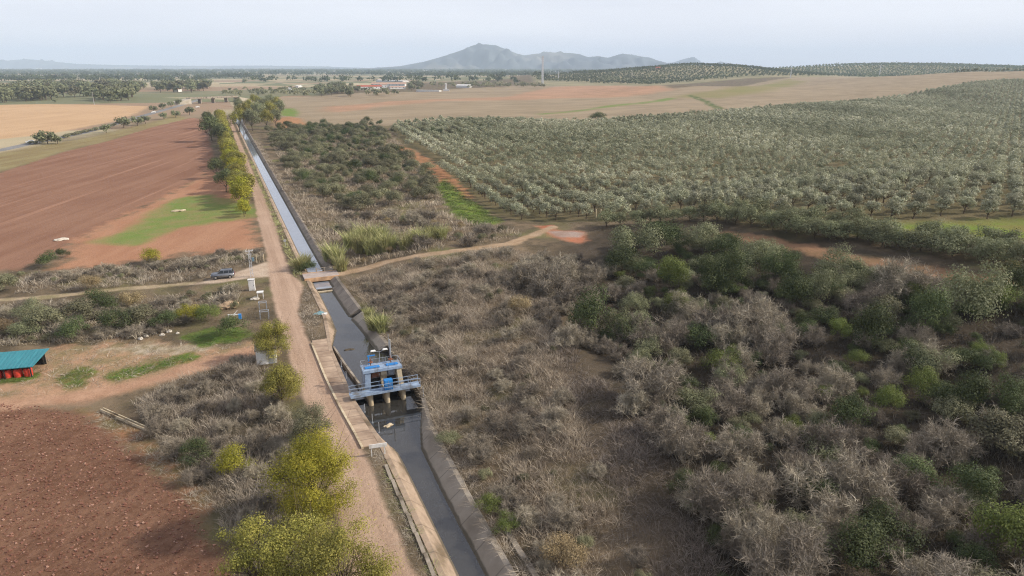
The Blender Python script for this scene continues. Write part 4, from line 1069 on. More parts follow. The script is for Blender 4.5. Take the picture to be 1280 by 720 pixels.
# ------------------------------------------------------------------ far trees
FT = [tree_meshes(m, 400 + i, 420, (5.2, 5.2, 4.6), 4.6, 16, 1.6, 2, .3, .42, .5, 4) for i, m in enumerate((M_SAGE, M_SAGE, M_SCRUB))]
R3 = np.random.RandomState(31)
belt = []
for x0, x1, y0, y1, n_ in ((-20, 160, 117, 126, 44), (20, 262, 109, 116, 90), (-20, 62, 122, 129, 22), (120, 168, 120, 127, 14)):
    for _ in range(n_):
        u = R3.rand(); belt.append((x0 + (x1 - x0) * u, y0 + (y1 - y0) * R3.rand()))
for px, py in belt:
    k = 1.3 + .7 * R3.rand()
    plant('far_tree', 'leafy tree in the belt beyond the tan field', 'tree', at(px, py), FT[R3.randint(3)], (k * 1.2, k * 1.2, k), group='trees of the belt beyond the tan field')
for px, py, k, lb in ((60, 180, 1.0, 'round bush at the near side of the highway by the left edge'), (50, 179, .7, 'smaller bush beside the round one on the highway verge'), (72, 180, .6, 'low bush at the right of the round highway bush'), (133, 166, .7, 'dark bush on the near verge of the highway'), (155, 160, 1.0, 'bushy tree on the near verge in the bend of the highway'), (172, 157, .9, 'wide tree right of the bushy one in the highway bend'), (182, 155, .8, 'last tree of the three in the highway bend'),
                      (205, 149, .7, 'shrub between the highway bend and the overpass'), (220, 147, .8, 'shrubby tree near the overpass ramp'), (237, 144, 1.0, 'tree right below the overpass'), (192, 140, .8, 'tree on the far side of the highway bend'), (204, 137, .8, 'tree along the ramp hedge'), (214, 134, .8, 'tree in the middle of the ramp hedge'), (224, 131, .8, 'tree at the upper end of the ramp hedge'), (138, 128, 1.0, 'single tree beyond the tan field'), (68, 128, .5, 'small bush beyond the tan field'), (306, 104, 1.4, 'lone far tree on the plain above the canal end')):
    plant('far_tree', lb, 'tree', at(px, py), FT[R3.randint(2)], (k, k, k * .8))
HG = [crown_mesh('foliage', M_SCRUB, 430 + i, 300, (1.6, 1.6, 1.0), .9, 10, .6)[0] for i in range(3)]
for x, y in along(((38, 181), (60, 177), (90, 170), (122, 162), (145, 157)), 4.5, .8):
    plant('hedge_shrub', 'clipped dark shrub in the median hedge of the highway', 'shrub', (x, y, hz(x, y)), HG[R3.randint(3)], (1.5, 1.5, .9), group='median hedge shrubs of the highway')
p = at(748, 153)
plant('lone_tree', 'lone dark rounded tree at the edge of the brown field above the grove', 'tree', p, BUSH['green'][0], (8.2, 6, 4.6))
bk = []
for x0, x1, y0, y1, n_ in ((280, 500, 113, 121, 90), (395, 450, 108, 119, 50), (500, 530, 106, 114, 20), (520, 660, 106, 109, 60), (580, 680, 108, 110, 50), (340, 392, 116, 121, 12)):
    for _ in range(n_): bk.append((x0 + (x1 - x0) * R3.rand(), y0 + (y1 - y0) * R3.rand()))
bk = [b for b in bk if not (440 < b[0] < 512 and b[1] < 113.5)]
for px, py in [b for b in bk if 395 < b[0] < 450 or b[0] > 500 and b[0] < 530]:
    k = .75 + .6 * R3.rand()
    plant('far_tree', 'tree crowding round the white farmhouse', 'tree', at(px, py), FT[R3.randint(3)], (k, k, k), group='trees round the white farmhouse')
bk = [b for b in bk if not (395 < b[0] < 450 or 500 < b[0] < 530)]
Pf = np.array([[*at(*b)[:2]] for b in bk])
q, t = merged_trees('x', Pf, 1.0 + .8 * R3.rand(len(Pf)), 60, 2.4, M_SCRUB, 77, (3, 3, 2.6), 2.8)
tag(link('far_orchard', qmesh('far_orchard', q, M_SCRUB, t)), 'far orchard rows reading as a dark band around the farm', 'orchard', None, 'stuff')
# wooded bands toward the horizon
Pf = []
for Y0, X0, X1, n_, dy in ((2600, -2600, -900, 300, 40), (3600, -3600, 200, 700, 70), (4800, -4600, 600, 900, 120), (6200, -5600, 900, 1300, 160), (2100, -1900, -900, 120, 60), (3000, -500, 300, 160, 100), (2000, -700, 100, 60, 90), (7800, -7000, 3000, 1600, 160)):
    Pf += [(X0 + (X1 - X0) * R3.rand(), Y0 + dy * R3.normal()) for _ in range(n_)]
Pf = np.array(Pf)
q, t = merged_trees('x', Pf, 2.2 + 2.0 * R3.rand(len(Pf)) + Pf[:, 1] * .0004, 40, 6.0, M_GREEN, 78, (4.5, 3, 1.9), 1.6)
tag(link('far_woods', qmesh('far_woods', q, M_GREEN, t)), 'dark blue green bands of woodland far out on the plain', 'woods', None, 'stuff')
for x0, x1, Y in ((1190, 1300, 1360),):
    for _ in range(40):
        px = x0 + (x1 - x0) * R3.rand(); p = at(px, 89.0); d = ray(px, 88); kx = d[0] / d[1]; Y_ = Y + 40 * R3.normal()
        k = .42 + .25 * R3.rand(); x = kx * Y_
        plant('far_tree', 'tree in the dark skyline row above the brown hill at the right', 'tree', (x, Y_, hz(x, Y_)), FT[R3.randint(3)], (k, k, k), group='skyline trees above the brown hill')
# ------------------------------------------------------------------ sluice gate
M_BLUE = surf('blue_paint', (.03, .24, .60), (.03, .18, .48), .5, 3, spec=.4)
M_BLUEGREY = surf('blue_grey_paint', alb(166, 186, 208), alb(132, 150, 176), .5, 2, spec=.4, stain=alb(120, 120, 120))
M_STEEL = surf('galvanised_steel', (.42, .44, .47), (.30, .32, .35), .5, 4, metal=.3)
M_CREAM = surf('cream_concrete', alb(222, 206, 176), alb(190, 172, 142), .8, 1.6, stain=alb(140, 122, 98))
M_WHITE = surf('white_paint', (.78, .77, .74), (.66, .65, .62), .6, 3, stain=(.5, .47, .42))
M_DARK = surf('dark_iron', (.045, .04, .036), (.03, .028, .026), .7, 4)
M_RUSTY = surf('rusty_iron', alb(150, 96, 70), alb(110, 76, 60), .8, 4)
t = tag(link('sluice_gate', None, None, W(79.3, 0, .3), AZ), 'blue and concrete sluice gate with railed walkway standing across the canal', 'sluice gate')
def gpart(b, name, mat, parent=t): return b.part(name, mat, parent)
PX = (13.95, 16.1, 18.2)
for x in PX:
    b = BM(); b.cyl((x, .3, -3.2), (x, .3, .3), .30, k=16); b.box(x - .29, x + .29, .3, 4.2, -3.2, .28)
    gpart(b, 'pier', M_CREAM)
b = BM(); b.box(11.3, 20.3, -.55, .55, .30, .38); b.box(11.3, 20.3, -.62, -.552, .22, .50); b.box(11.3, 20.3, .552, .62, .22, .50)
gpart(b, 'walkway', M_BLUEGREY)
for y in (-.585, .585):
    b = BM()
    for z in (.95, 1.42): b.bar((11.3, y, z), (20.3, y, z), .05)
    for x in np.arange(11.35, 20.4, 1.27): b.bar((x, y, .5), (x, y, 1.44), .05)
    gpart(b, 'railing', M_BLUEGREY)
# portal frame
for x0, x1, mt in ((13.45, 14.2, M_BLUEGREY), (17.85, 18.5, M_CREAM)):
    b = BM(); lx = .22 if x0 < 15 else -.42
    b.box(x0, x1, 1.15, 3.1, .28, 2.5, (.94, .96, lx * .5), .03); gpart(b, 'frame_pillar', mt)
b = BM(); b.box(15.75, 16.5, 1.9, 3.0, .28, 2.2); gpart(b, 'frame_pillar', M_CREAM)
b = BM(); b.box(13.3, 18.4, 1.05, 1.6, 2.5, 2.9, bev=.03); b.box(13.35, 18.35, 1.601, 3.2, 2.68, 2.86); gpart(b, 'top_beam', M_BLUEGREY)
for x0, x1 in ((13.75, 15.6), (16.5, 18.0)):
    b = BM(); b.box(x0, x1, 1.62, 2.3, 2.865, 3.0, bev=.02); gpart(b, 'hoist_cover', M_BLUE)
b = BM()
for y in (1.12, 3.12):
    b.bar((13.4, y, 3.5), (18.3, y, 3.5), .04)
    for x in (13.4, 15.03, 16.67, 18.3): b.bar((x, y, 2.9), (x, y, 3.51), .04)
for x in (13.4, 18.3): b.bar((x, 1.12, 3.5), (x, 3.12, 3.5), .04)
gpart(b, 'roof_railing', M_STEEL)
for x0, x1 in ((14.28, 15.8), (16.42, 17.9)):
    b = BM(); b.box(x0, x1, 2.6, 2.75, -3.1, 1.0)
    for z in (-1.4, -.7, 0., .7): b.box(x0 + .04, x1 - .04, 2.5, 2.6, z, z + .12)
    gpart(b, 'gate_leaf', M_DARK)
    b = BM()
    for x in (x0 + .35, x1 - .35): b.cyl((x, 2.66, 1.0), (x, 2.66, 2.61), .06, k=8)
    for z in (1.2, 1.7, 2.2): b.box(x0, x1, 2.35, 2.5, z, z + .12)
    b.box(x0 + .3, x1 - .3, 2.0, 2.5, 1.5, 2.0, bev=.05)
    gpart(b, 'hoist', M_RUSTY if x0 < 15 else M_STEEL)
b = BM(); b.box(15.7, 16.75, -.35, .4, .43, 1.75, bev=.03); cab = gpart(b, 'control_cabinet', M_BLUE)
b = BM()
for z in (.75, 1.05, 1.35): b.box(15.76, 16.69, -.385, -.352, z, z + .03)
b.box(16.2, 16.24, -.38, -.352, .5, 1.7); gpart(b, 'cabinet_door', M_BLUEGREY, cab)
b = BM(); b.cyl((15.9, 3.0, 2.88), (15.9, 3.0, 4.5), .055, .04, 8)
for sx in (-1, 1): b.bar((15.9, 3.0, 4.4), (15.9 + .75 * sx, 3.0, 4.65), .05)
lp = gpart(b, 'lamp_post', M_STEEL)
for sx in (-1, 1):
    b = BM(); b.box(15.9 + .78 * sx - .36, 15.9 + .78 * sx + .36, 2.82, 3.18, 4.62, 4.78, (.7, .7), .04); gpart(b, 'lamp_head', M_WHITE, lp)
b = BM(); b.cyl((17.35, 3.0, 2.88), (17.35, 3.0, 5.9), .12, .10, 10); gpart(b, 'mast', M_STEEL)
b = BM(); b.box(14.4, 14.55, 2.95, 3.1, 2.88, 4.0); b.box(14.3, 15.3, 2.95, 3.05, 4.001, 4.13); gpart(b, 'bracket', M_BLUE)
for x in (14.6, 17.2):
    b = BM(); b.cyl((x, 2.5, 2.9), (x, 2.5, 3.9), .06, k=8); b.cyl((x, 2.5, 3.35), (x, 2.5, 3.42), .3, k=14); gpart(b, 'hand_wheel', M_RUSTY)
b = BM()
for y in (1.5, 1.95): b.bar((13.28, y, .3), (13.28, y, 3.4), .05)
for z in np.arange(.5, 3.3, .32): b.bar((13.28, 1.5, z), (13.28, 1.95, z), .035)
gpart(b, 'ladder', M_STEEL)
# guide wall left of the gate
b = BM(); P_ = [W(98.6, 12.25), W(92, 12.7), W(84.0, 13.45)]
for a, c in zip(P_[:-1], P_[1:]): b.bar((a.x, a.y, -1.05), (c.x, c.y, -1.05), .28, 1.6)
tag(link('guide_wall', b.mesh('guide_wall', M_CONC)), 'thin concrete wall guiding the water to the left pier of the sluice gate', 'wall', None, None)
# ------------------------------------------------------------------ weir step below the bridge
t = tag(link('weir', None, None, W(129.15, 0, 0), AZ), 'low concrete step across the canal just below the small bridge', 'weir')
b = BM(); b.box(12.2, 18.9, -.2, .14, -2.2, -.57); b.part('crest_wall', M_WALL, t)
b = BM(); b.box(13.7, 17.0, -1.2, -.75, -1.0, -.72); b.part('ledge', M_CREAM, t)
# ------------------------------------------------------------------ small bridge
t = tag(link('bridge', None, None, W(135.9, 0, 0), AZ), 'small flat concrete bridge with a peach coloured edge over the canal', 'bridge')
M_PEACH = surf('peach_concrete', alb(226, 184, 142), alb(196, 156, 120), .85, 1.2, stain=alb(150, 120, 96))
b = BM(); b.box(12.2, 19.0, -1.9, 1.9, .05, .35); b.part('deck', surf('bridge_deck', alb(190, 176, 168), alb(166, 150, 140), .9, 1.5), t)
b = BM(); b.box(12.2, 19.0, -2.12, -1.902, -.35, .42); b.part('edge_beam', M_PEACH, t)
b = BM(); b.box(12.2, 19.0, 1.902, 2.12, -.35, .42); b.part('edge_beam', M_PEACH, t)
b = BM()
for z in (.85, 1.2): b.bar((15.0, 2.0, z), (18.2, 2.0, z), .09)
for x in (15.0, 16.6, 18.2): b.box(x - .09, x + .09, 1.92, 2.09, .421, 1.3)
b.part('railing', M_CONC, t)
# ------------------------------------------------------------------ concrete apron with kerb beside the road at the gate
def line_s(pts, s): return float(np.interp(s, *zip(*sorted(pts))))
KERB = [(67.5, 10.5), (69.3, 10.42), (78.7, 9.75), (87, 9.4), (96, 9.3), (100, 9.25)]
ss = np.arange(67.5, 99.6, 2.0)
root = tag(link('concrete_apron', None), 'stained concrete paving slabs between the dirt road and the canal at the sluice gate', 'paving', None, 'structure')
b = BM()
for k, s in enumerate(ss):
    s1 = s + 1.97; k0, k1 = line_s(KERB, s) + .16, line_s(KERB, s1) + .16
    l0, l1 = float(lipL(s)) - .52, float(lipL(s1)) - .52
    v = [W(s, k0, -.1), W(s, l0, -.1), W(s1, l1, -.1), W(s1, k1, -.1), W(s, k0, .10), W(s, l0, .085), W(s1, l1, .085), W(s1, k1, .10)]
    b.hull8(v)
b.part('slab', surf('apron_concrete', alb(198, 174, 150), alb(142, 120, 102), .9, .6, stain=alb(128, 106, 88), bump=.01, streak=(.5, .5, 1), joint=1.97), root)
b = BM()
for s in np.arange(67.3, 98, 3.0):
    a, c = W(s, line_s(KERB, s), .1), W(s + 2.97, line_s(KERB, s + 2.97), .1); b.bar(a, c, .26, .22)
b.part('kerb', M_CREAM, root)
b = BM()
for s in np.arange(36, 62, 3.0):
    b.bar(W(s, 12.0, .1), W(s + 2.95, 12.1, .08), .34, .2)
tag(link('concrete_kerb', b.mesh('concrete_kerb', M_CONC)), 'pale broken concrete kerb along the lower canal left bank', 'kerb', None, 'structure')
b = BM()
for s in np.arange(28, 45, 4.0): b.bar(W(s, 19.7, hz(*W(s, 19.7)[:2]) + .05), W(s + 3.95, 19.75, hz(*W(s + 3.95, 19.75)[:2]) + .05), .5, .3)
tag(link('concrete_gutter', b.mesh('concrete_gutter', M_CONC)), 'pale gutter edge on the right bank at the bottom of the picture', 'gutter', None, 'structure')
# posts along the canal lip near the gate
for k, (s, tt, h_) in enumerate(((90, 12.0, 1.0), (86, 12.0, 1.0), (75.5, 12.4, 1.1), (72.5, 12.7, 1.2), (70, 12.95, 1.3), (94.5, 19.75, 2.2), (76.8, 20.1, 1.5))):
    p = W(s, tt, 0); p.z = .05 if tt < 15 else hz(p.x, p.y) - .1
    b = BM(); b.cyl((0, 0, 0), (0, 0, h_), .045, k=6); b.box(-.09, .09, -.09, .09, 0, .03)
    tag(link('post', b.mesh('post', M_STEEL), None, p), 'thin grey metal post on the canal lip close to the sluice gate' if k < 5 else ('taller grey post on the right bank where the sloped concrete ends above the gate' if k == 5 else 'grey post on the right bank just below the walkway'), 'post', 'thin posts on the left canal lip' if k < 5 else None)
# ------------------------------------------------------------------ white sign board below the apron
p0, p1 = W(65.4, 11.05), W(64.9, 12.55)
t = thing('sign_board', 'blank white sign board on two legs at the end of the concrete apron', 'sign', (p0 + p1) / 2, AZ - .12)
b = BM(); b.box(-.95, .95, -.04, .04, 1.05, 1.5, bev=.01); b.part('panel', M_WHITE, t)
for x in (-.7, .7):
    b = BM(); b.box(x - .05, x + .05, .042, .12, -.1, 1.45); b.part('leg', M_WHITE, t)
# ------------------------------------------------------------------ grey off-road car on the side track
M_CAR = surf('silver_grey_paint', (.22, .23, .25), (.20, .21, .23), .3, .5, metal=.5, spec=.5)
M_GLASS = surf('dark_glass', (.02, .024, .03), (.015, .018, .022), .08, 1, spec=.6)
M_TYRE = surf('tyre_rubber', (.02, .02, .02), (.03, .03, .03), .9, 6)
M_RIM = surf('alloy', (.5, .5, .5), (.4, .4, .4), .35, 4, metal=.7)
M_LAMP = surf('headlamp_lens', (.7, .7, .7), (.6, .6, .6), .2, 3)
M_TAIL = surf('tail_lamp_lens', (.4, .02, .02), (.3, .02, .02), .3, 3)
def car(loc, rz, paint, label, sc=1.0):
    t = thing('parked_car', label, 'car', loc, rz, None, sc)
    b = BM()
    b.prism([(-2.15, .42), (-2.2, .75), (-2.1, 1.0), (-.95, 1.12), (1.95, 1.14), (2.12, 1.0), (2.15, .45), (1.8, .34), (-1.8, .34)], -.88, .88)
    bmesh.ops.bevel(b.b, geom=b.b.edges[:], offset=.06, segments=2, affect='EDGES')
    body = b.part('body', paint, t, True)
    b = BM(); b.hull8([(-1.02, -.80, 1.10), (1.95, -.80, 1.12), (1.95, .80, 1.12), (-1.02, .80, 1.10), (-.35, -.66, 1.66), (1.72, -.66, 1.68), (1.72, .66, 1.68), (-.35, .66, 1.66)]); b.part('windows', M_GLASS, t)
    b = BM(); b.box(-.38, 1.74, -.67, .67, 1.665, 1.73, (.95, .93), .02); rf = b.part('roof', paint, t)
    b = BM()
    for y in (-.55, .55): b.bar((-.2, y, 1.77), (1.55, y, 1.77), .04)
    b.part('roof_rack', M_DARK, rf)
    b = BM()
    for y in (-1, 1):
        for x in (-1.0, .22, 1.15, 1.93):
            top = -.35 + (x + 1.02) * .06 if x < 0 else (x if x < 1.5 else 1.72)
            b.bar((x, .795 * y, 1.12), (top, .665 * y, 1.67), .07)
    b.part('window_pillars', paint, t)
    for x in (-1.35, 1.32):
        for y in (-.80, .80):
            b = BM(); b.cyl((x, y - .12, .36), (x, y + .12, .36), .36, k=20); wh = b.part('wheel', M_TYRE, t)
            b = BM(); e = 1 if y > 0 else -1; b.cyl((x, y + .121 * e, .36), (x, y + .135 * e, .36), .22, k=14); b.part('rim', M_RIM, wh)
    for y in (-.62, .62):
        b = BM(); b.box(-2.23, -2.14, y - .2, y + .2, .72, .88, bev=.02); b.part('headlight', M_LAMP, t)
        b = BM(); b.box(2.10, 2.17, y - .12, y + .12, .75, 1.02, bev=.02); b.part('tail_light', M_TAIL, t)
    b = BM(); b.box(-2.235, -2.17, -.4, .4, .6, .85); b.part('grille', M_DARK, t)
    b = BM(); b.box(-2.26, -2.1, -.85, .85, .4, .58, bev=.04); b.part('bumper', M_DARK, t)
    return t
pa, pb = at(267, 349), at(292, 346)
pc = (pa + pb) / 2; pc.z = hz(pc.x, pc.y) + .02
car(pc, math.atan2(pb.y - pa.y, pb.x - pa.x), M_CAR, 'grey off road car parked on the pale side track')
# small far cars on the highway
def far_car(px, py, mat, label):
    a = at(px, py); b = BM()
    b.prism([(-2.2, .35), (-2.2, .8), (-1.2, .95), (-.6, 1.45), (1.3, 1.45), (2.1, .95), (2.2, .4)], -.85, .85)
    for x in (-1.4, 1.4):
        for y in (-.8, .8): b.cyl((x, y - .1, .34), (x, y + .1, .34), .34, k=10)
    a.z += .05
    tag(link('far_car', b.mesh('far_car', mat), None, a, .55), label, 'car')
far_car(38, 178.5, M_WHITE, 'tiny white car on the highway at the left')
far_car(146, 155, M_DARK, 'tiny dark car on the highway bend')
far_car(247, 134.5, M_WHITE, 'tiny white vehicle parked beside the overpass ramp')
far_car(192, 141, M_WHITE, 'tiny pale car behind the trees of the highway bend')
# ------------------------------------------------------------------ lattice pole, cabinet and scrap by the junction
def lattice(root, Hh, w0, w1, mat, name='mast', r=.05, n=7):
    b = BM()
    for sx in (-1, 1):
        for sy in (-1, 1): b.bar((sx * w0, sy * w0, 0), (sx * w1, sy * w1, Hh), r * 1.3)
    for k in range(n):
        z0, z1 = Hh * k / n, Hh * (k + 1) / n
        a0, a1 = w0 + (w1 - w0) * k / n, w0 + (w1 - w0) * (k + 1) / n
        for sx in (-1, 1):
            b.bar((sx * a0, -a0, z0), (sx * a1, a1, z1), r * .7); b.bar((-a0, sx * a0, z0), (a1, sx * a1, z1), r * .7)
            b.bar((sx * a1, -a1, z1), (sx * a1, a1, z1), r * .6); b.bar((-a1, sx * a1, z1), (a1, sx * a1, z1), r * .6)
    return b.part(name, mat, root)
p = at(315, 346)
M_GALV = surf('pale_galvanised', (.62, .62, .64), (.5, .5, .52), .6, 4)
t = thing('utility_pole', 'pale lattice utility pole with a crossarm behind the white cabinet', 'utility pole', p, AZ)
lattice(t, 5.3, .26, .16, M_GALV, r=.05)
b = BM(); b.box(-.75, .75, -.05, .05, 5.302, 5.4); b.box(-.45, .45, -.22, -.17, 4.7, 4.78); b.part('crossarm', M_GALV, t)
for x in (-.65, 0, .65):
    b = BM(); b.cyl((x, 0, 5.4), (x, 0, 5.62), .06, .04, 8); b.part('insulator', M_WHITE, t)
b = BM(); b.box(.35, .8, -.2, .2, 3.2, 3.9, bev=.03); b.bar((.1, 0, 3.8), (.4, 0, 3.8), .07); b.part('transformer', surf('grey_blue_paint', alb(120, 146, 160), None, .5), t)
p = at(315.5, 363)
t = thing('cabinet', 'tall white electrical cabinet at the road junction', 'cabinet', p, AZ * .6)
b = BM(); b.box(-.55, .55, -.35, .35, 0, 2.15, bev=.02); b.part('body', M_WHITE, t)
b = BM(); b.box(-.5, .5, -.375, -.352, .12, 2.05); d_ = b.part('door', M_WHITE, t)
b = BM(); b.box(.36, .42, -.40, -.377, .95, 1.2); b.part('handle', M_DARK, d_)
b = BM(); b.box(-.62, .62, -.42, .42, 2.152, 2.22); b.part('roof', M_WHITE, t)
for (px, py, lb, wd, hh, mt) in ((326, 373, 'white topped metal frame below the white cabinet', .95, 1.1, M_WHITE), (329, 386, 'grey metal frame in the middle of the three near the road', 1.2, 1.2, M_STEEL), (331, 398, 'grey metal frame closest to the round autumn tree', 1.35, 1.3, M_STEEL)):
    t = thing('metal_frame', lb, 'frame', at(px, py), AZ * .7); h2 = wd / 2
    for sx in (-1, 1):
        for sy in (-1, 1):
            b = BM(); b.box(sx * h2 - .035, sx * h2 + .035, sy * .45 - .035, sy * .45 + .035, 0, hh); b.part('leg', mt, t)
    b = BM()
    for sy in (-.45, .45): b.box(-h2, h2, sy - .05, sy + .05, hh, hh + .1)
    for sx in (-h2, h2): b.box(sx - .05, sx + .05, -.39, .39, hh + .001, hh + .09)
    if mt is M_WHITE: b.box(-h2 - .1, h2 + .1, -.55, .55, hh + .11, hh + .2)
    b.part('top', mt, t)
def rock(px, py, r, mat, label, name='rock', seed=0, group=None, flat=.6):
    p = at(px, py); b = BM(); b.blob((0, 0, r * flat * .3), (r, r * .8, r * flat), 3, seed, .22)
    tag(link(name, b.mesh(name, mat), None, p, seed * 1.1), label, 'rubble' if name != 'soil_mound' else 'mound', group)
M_STONE = surf('pale_stone', alb(222, 214, 200), alb(180, 170, 154), .9, 2, bump=.02)
rock(319, 374, .75, M_STONE, 'flat white heap of rubble left of the white topped frame', 'rubble_heap', 3, None, .4)
rock(285, 383, 2.2, surf('sand', alb(186, 160, 130), alb(164, 138, 110), .95, 1), 'sandy mound left of the metal frames', 'soil_mound', 4, None, .28)
t = thing('pump', 'small blue and white pump machine above the dark round bush', 'pump', at(295, 399), .3)
b = BM(); b.box(.4, .9, -.25, .25, 0, .85, bev=.05); b.part('motor', M_BLUE, t)
b = BM(); b.bar((-1.2, 0, .9), (.5, 0, .8), .14); b.bar((-1.1, 0, 0), (-1.1, 0, .95), .12); b.bar((-.2, -.5, .85), (-.2, .5, .85), .1); b.bar((-.2, 0, .85), (.35, 0, 1.5), .1); b.part('pipe', M_WHITE, t)
for px, py, h_, lb in ((321, 328, 1.9, 'pale wooden post left of the road above the junction'), (330, 327, 1.7, 'second pale post nearer the road above the junction')):
    b = BM(); b.cyl((0, 0, 0), (0, 0, h_), .09, .07, 8); tag(link('post', b.mesh('post', M_CREAM), None, at(px, py)), lb, 'post')
t = thing('road_sign', 'small round white sign on a post between the road and the canal', 'sign', at(357, 309), 0)
b = BM(); b.cyl((0, 0, 0), (0, 0, 1.75), .05, k=8); b.part('post', M_STEEL, t)
b = BM(); b.cyl((0, -.07, 1.6), (0, -.11, 1.6), .33, k=20); b.part('disc', M_WHITE, t)
t = thing('blue_sheet', 'crumpled teal plastic sheet on the canal bank below the small bridge', 'sheet', at(400, 392), .3)
b = BM(); b.blob((0, 0, .08), (.9, .6, .14), 3, 8, .4); b.part('fold', surf('teal_plastic', alb(84, 140, 150), alb(150, 170, 170), .5, 3), t)
b = BM(); b.blob((.7, -.5, .08), (.55, .4, .12), 3, 9, .4); b.part('fold', M_WHITE, t)
b = BM(); b.blob((0, 0, .0), (.8, .35, .12), 3, 5, .35); p = atz(436, 437, -.9)
tag(link('driftwood', b.mesh('driftwood', M_WALL), None, p, .2), 'brown floating debris in the pool above the sluice gate', 'debris')
b = BM(); b.blob((0, 0, .0), (.7, .4, .15), 3, 6, .3); p = atz(486, 532, -1.3)
tag(link('driftwood', b.mesh('driftwood', M_CREAM), None, p, .9), 'tan floating debris in the water below the walkway', 'debris')
# ------------------------------------------------------------------ white hut behind the autumn tree
p = at(334, 451)
t = thing('hut', 'small white hut half hidden by the round autumn tree', 'hut', p, AZ * .8)
b = BM(); b.box(-1.35, 1.35, -1.2, 1.2, -.1, 2.1); b.part('wall', M_WHITE, t)
b = BM(); b.box(-1.5, 1.5, -1.35, 1.35, 2.102, 2.25); b.part('roof', M_CONC, t)
b = BM(); b.box(.3, 1.05, -1.235, -1.202, 0, 1.75); b.part('door', M_STEEL, t)
# ------------------------------------------------------------------ teal roofed shed and red tanks
pr = at(42, 470); pl = at(-110, 484); v = (pr - pl); ang = math.atan2(v.y, v.x); Ls = v.length
t = thing('shed', 'open shed with a teal sheet roof at the left edge', 'shed', pr, ang)
M_TEAL = surf('teal_roof', alb(66, 146, 156), alb(54, 124, 136), .5, .6, spec=.4, streak=(6, .4, 1))
b = BM(); v8 = [(-Ls, -.5, 1.55), (.35, -.5, 1.55), (.9, 4.3, 2.25), (-Ls, 4.3, 2.25)]
b.hull8(v8 + [(x, y, z + .08) for x, y, z in v8])
for x in np.arange(-Ls + .2, .3, .5): b.bar((x, -.48, 1.66), (x + .02, 4.25, 2.345), .05, .04)
b.part('roof', M_TEAL, t)
for x in np.arange(-.1, -Ls, -3.2):
    for y, h_ in ((-.3, 1.57), (4.0, 2.2)):
        b = BM(); b.box(x - .07, x + .07, y - .07, y + .07, -.1, h_); b.part('post', M_DARK, t)
b = BM(); b.box(-Ls, .2, 4.12, 4.2, -.1, 2.2); b.part('back_wall', M_DARK, t)
M_RED = surf('red_tank_plastic', (.62, .06, .035), (.5, .05, .03), .45, 2, spec=.4)
for k in range(6):
    x = -.65 - 1.24 * k
    p = Vector((pr.x + x * math.cos(ang) - .25 * math.sin(ang), pr.y + x * math.sin(ang) + .25 * math.cos(ang), 0)); p.z = hz(p.x, p.y)
    t2 = thing('tank', ('red round tank at the open end of the teal shed', 'second red tank from the open end of the teal shed', 'third red tank from the open end of the teal shed', 'fourth red tank under the teal roof, cut by the picture edge', 'red tank deep under the teal roof', 'red tank farthest under the teal roof')[k], 'tank', p, ang, 'red tanks under the teal roof')
    b = BM(); b.cyl((0, 0, .05), (0, 0, 1.0), .52, .55, 20); b.cyl((0, 0, 1.0), (0, 0, 1.18), .55, .35, 20); b.part('body', M_RED, t2, False)
    b = BM(); b.cyl((0, 0, 1.181), (0, 0, 1.27), .2, k=12); b.part('lid', M_DARK, t2)
    b = BM(); b.cyl((0, 0, .42), (0, 0, .5), .565, k=20); b.part('band', M_RED, t2)
# ------------------------------------------------------------------ concrete trough and stones
pa, pb = at(128, 514), at(229, 555)
L_ = (pb - pa).length; t = thing('trough', 'narrow pale concrete irrigation trough lying across the field margin', 'trough', pa, math.atan2(pb.y - pa.y, pb.x - pa.x))
b = BM()
for k in range(int(L_ / 2.5)): b.prism([(0, .0)] * 0 or [(k * 2.5, .02), (k * 2.5 + 2.46, .02), (k * 2.5 + 2.46, .42), (k * 2.5, .42)], -.24, -.14); b.prism([(k * 2.5, .02), (k * 2.5 + 2.46, .02), (k * 2.5 + 2.46, .42), (k * 2.5, .42)], .14, .24)
b.part('wall', M_CREAM, t)
b = BM(); b.box(0, L_ - 1, -.139, .139, .0, .12); b.part('base', M_DARK, t)
rg = random.Random(3)
for k, (px, py) in enumerate(((194, 417), (183, 421), (203, 419), (212, 415), (176, 424), (222, 417))):
    rock(px, py, .3 + .25 * rg.random(), M_STONE, 'pale stone in the heap above the green patches' if k else 'largest pale slab on the stone heap above the green patches', 'stone', k + 1, 'pale stones above the green patches' if k else None)
# dirt clods and straw in the fallow field
b = BM(); b.blob((0, 0, .1), (2.0, .9, .35), 3, 2, .3)
tag(link('straw_pile', b.mesh('straw_pile', M_CREAM), None, at(224, 264), .3), 'pale flat straw pile on the green patch of the fallow field', 'straw pile')
b = BM(); b.blob((0, 0, .1), (1.6, 1.0, .4), 3, 12, .3)
tag(link('stone_pile', b.mesh('stone_pile', M_STONE), None, at(76, 300), .3), 'pale stone pile at the corner of the red field', 'stone pile')
# fence posts of the olive gate
for px, py, lb in ((745, 272, 'left pale gate post at the near edge of the grove'), (751, 272, 'pale gate post to the right of its twin at the near edge of the grove')):
    b = BM(); b.cyl((0, 0, 0), (0, 0, 2.2), .16, .14, 8); tag(link('gate_post', b.mesh('gate_post', M_CREAM), None, at(px, py)), lb, 'post')
# ------------------------------------------------------------------ white head works at the far end of the canal
t = tag(link('canal_headworks', None, None, W(560, 0, 0), AZ), 'tall white gate frame across the far end of the canal', 'sluice gate')
for x in (13.0, 17.6):
    b = BM(); b.box(x - .5, x + .5, -.5, .5, -2, 7.5); b.part('pillar', M_WHITE, t)
b = BM(); b.box(12.4, 18.2, -.6, .6, 7.502, 8.4); b.part('beam', M_WHITE, t)
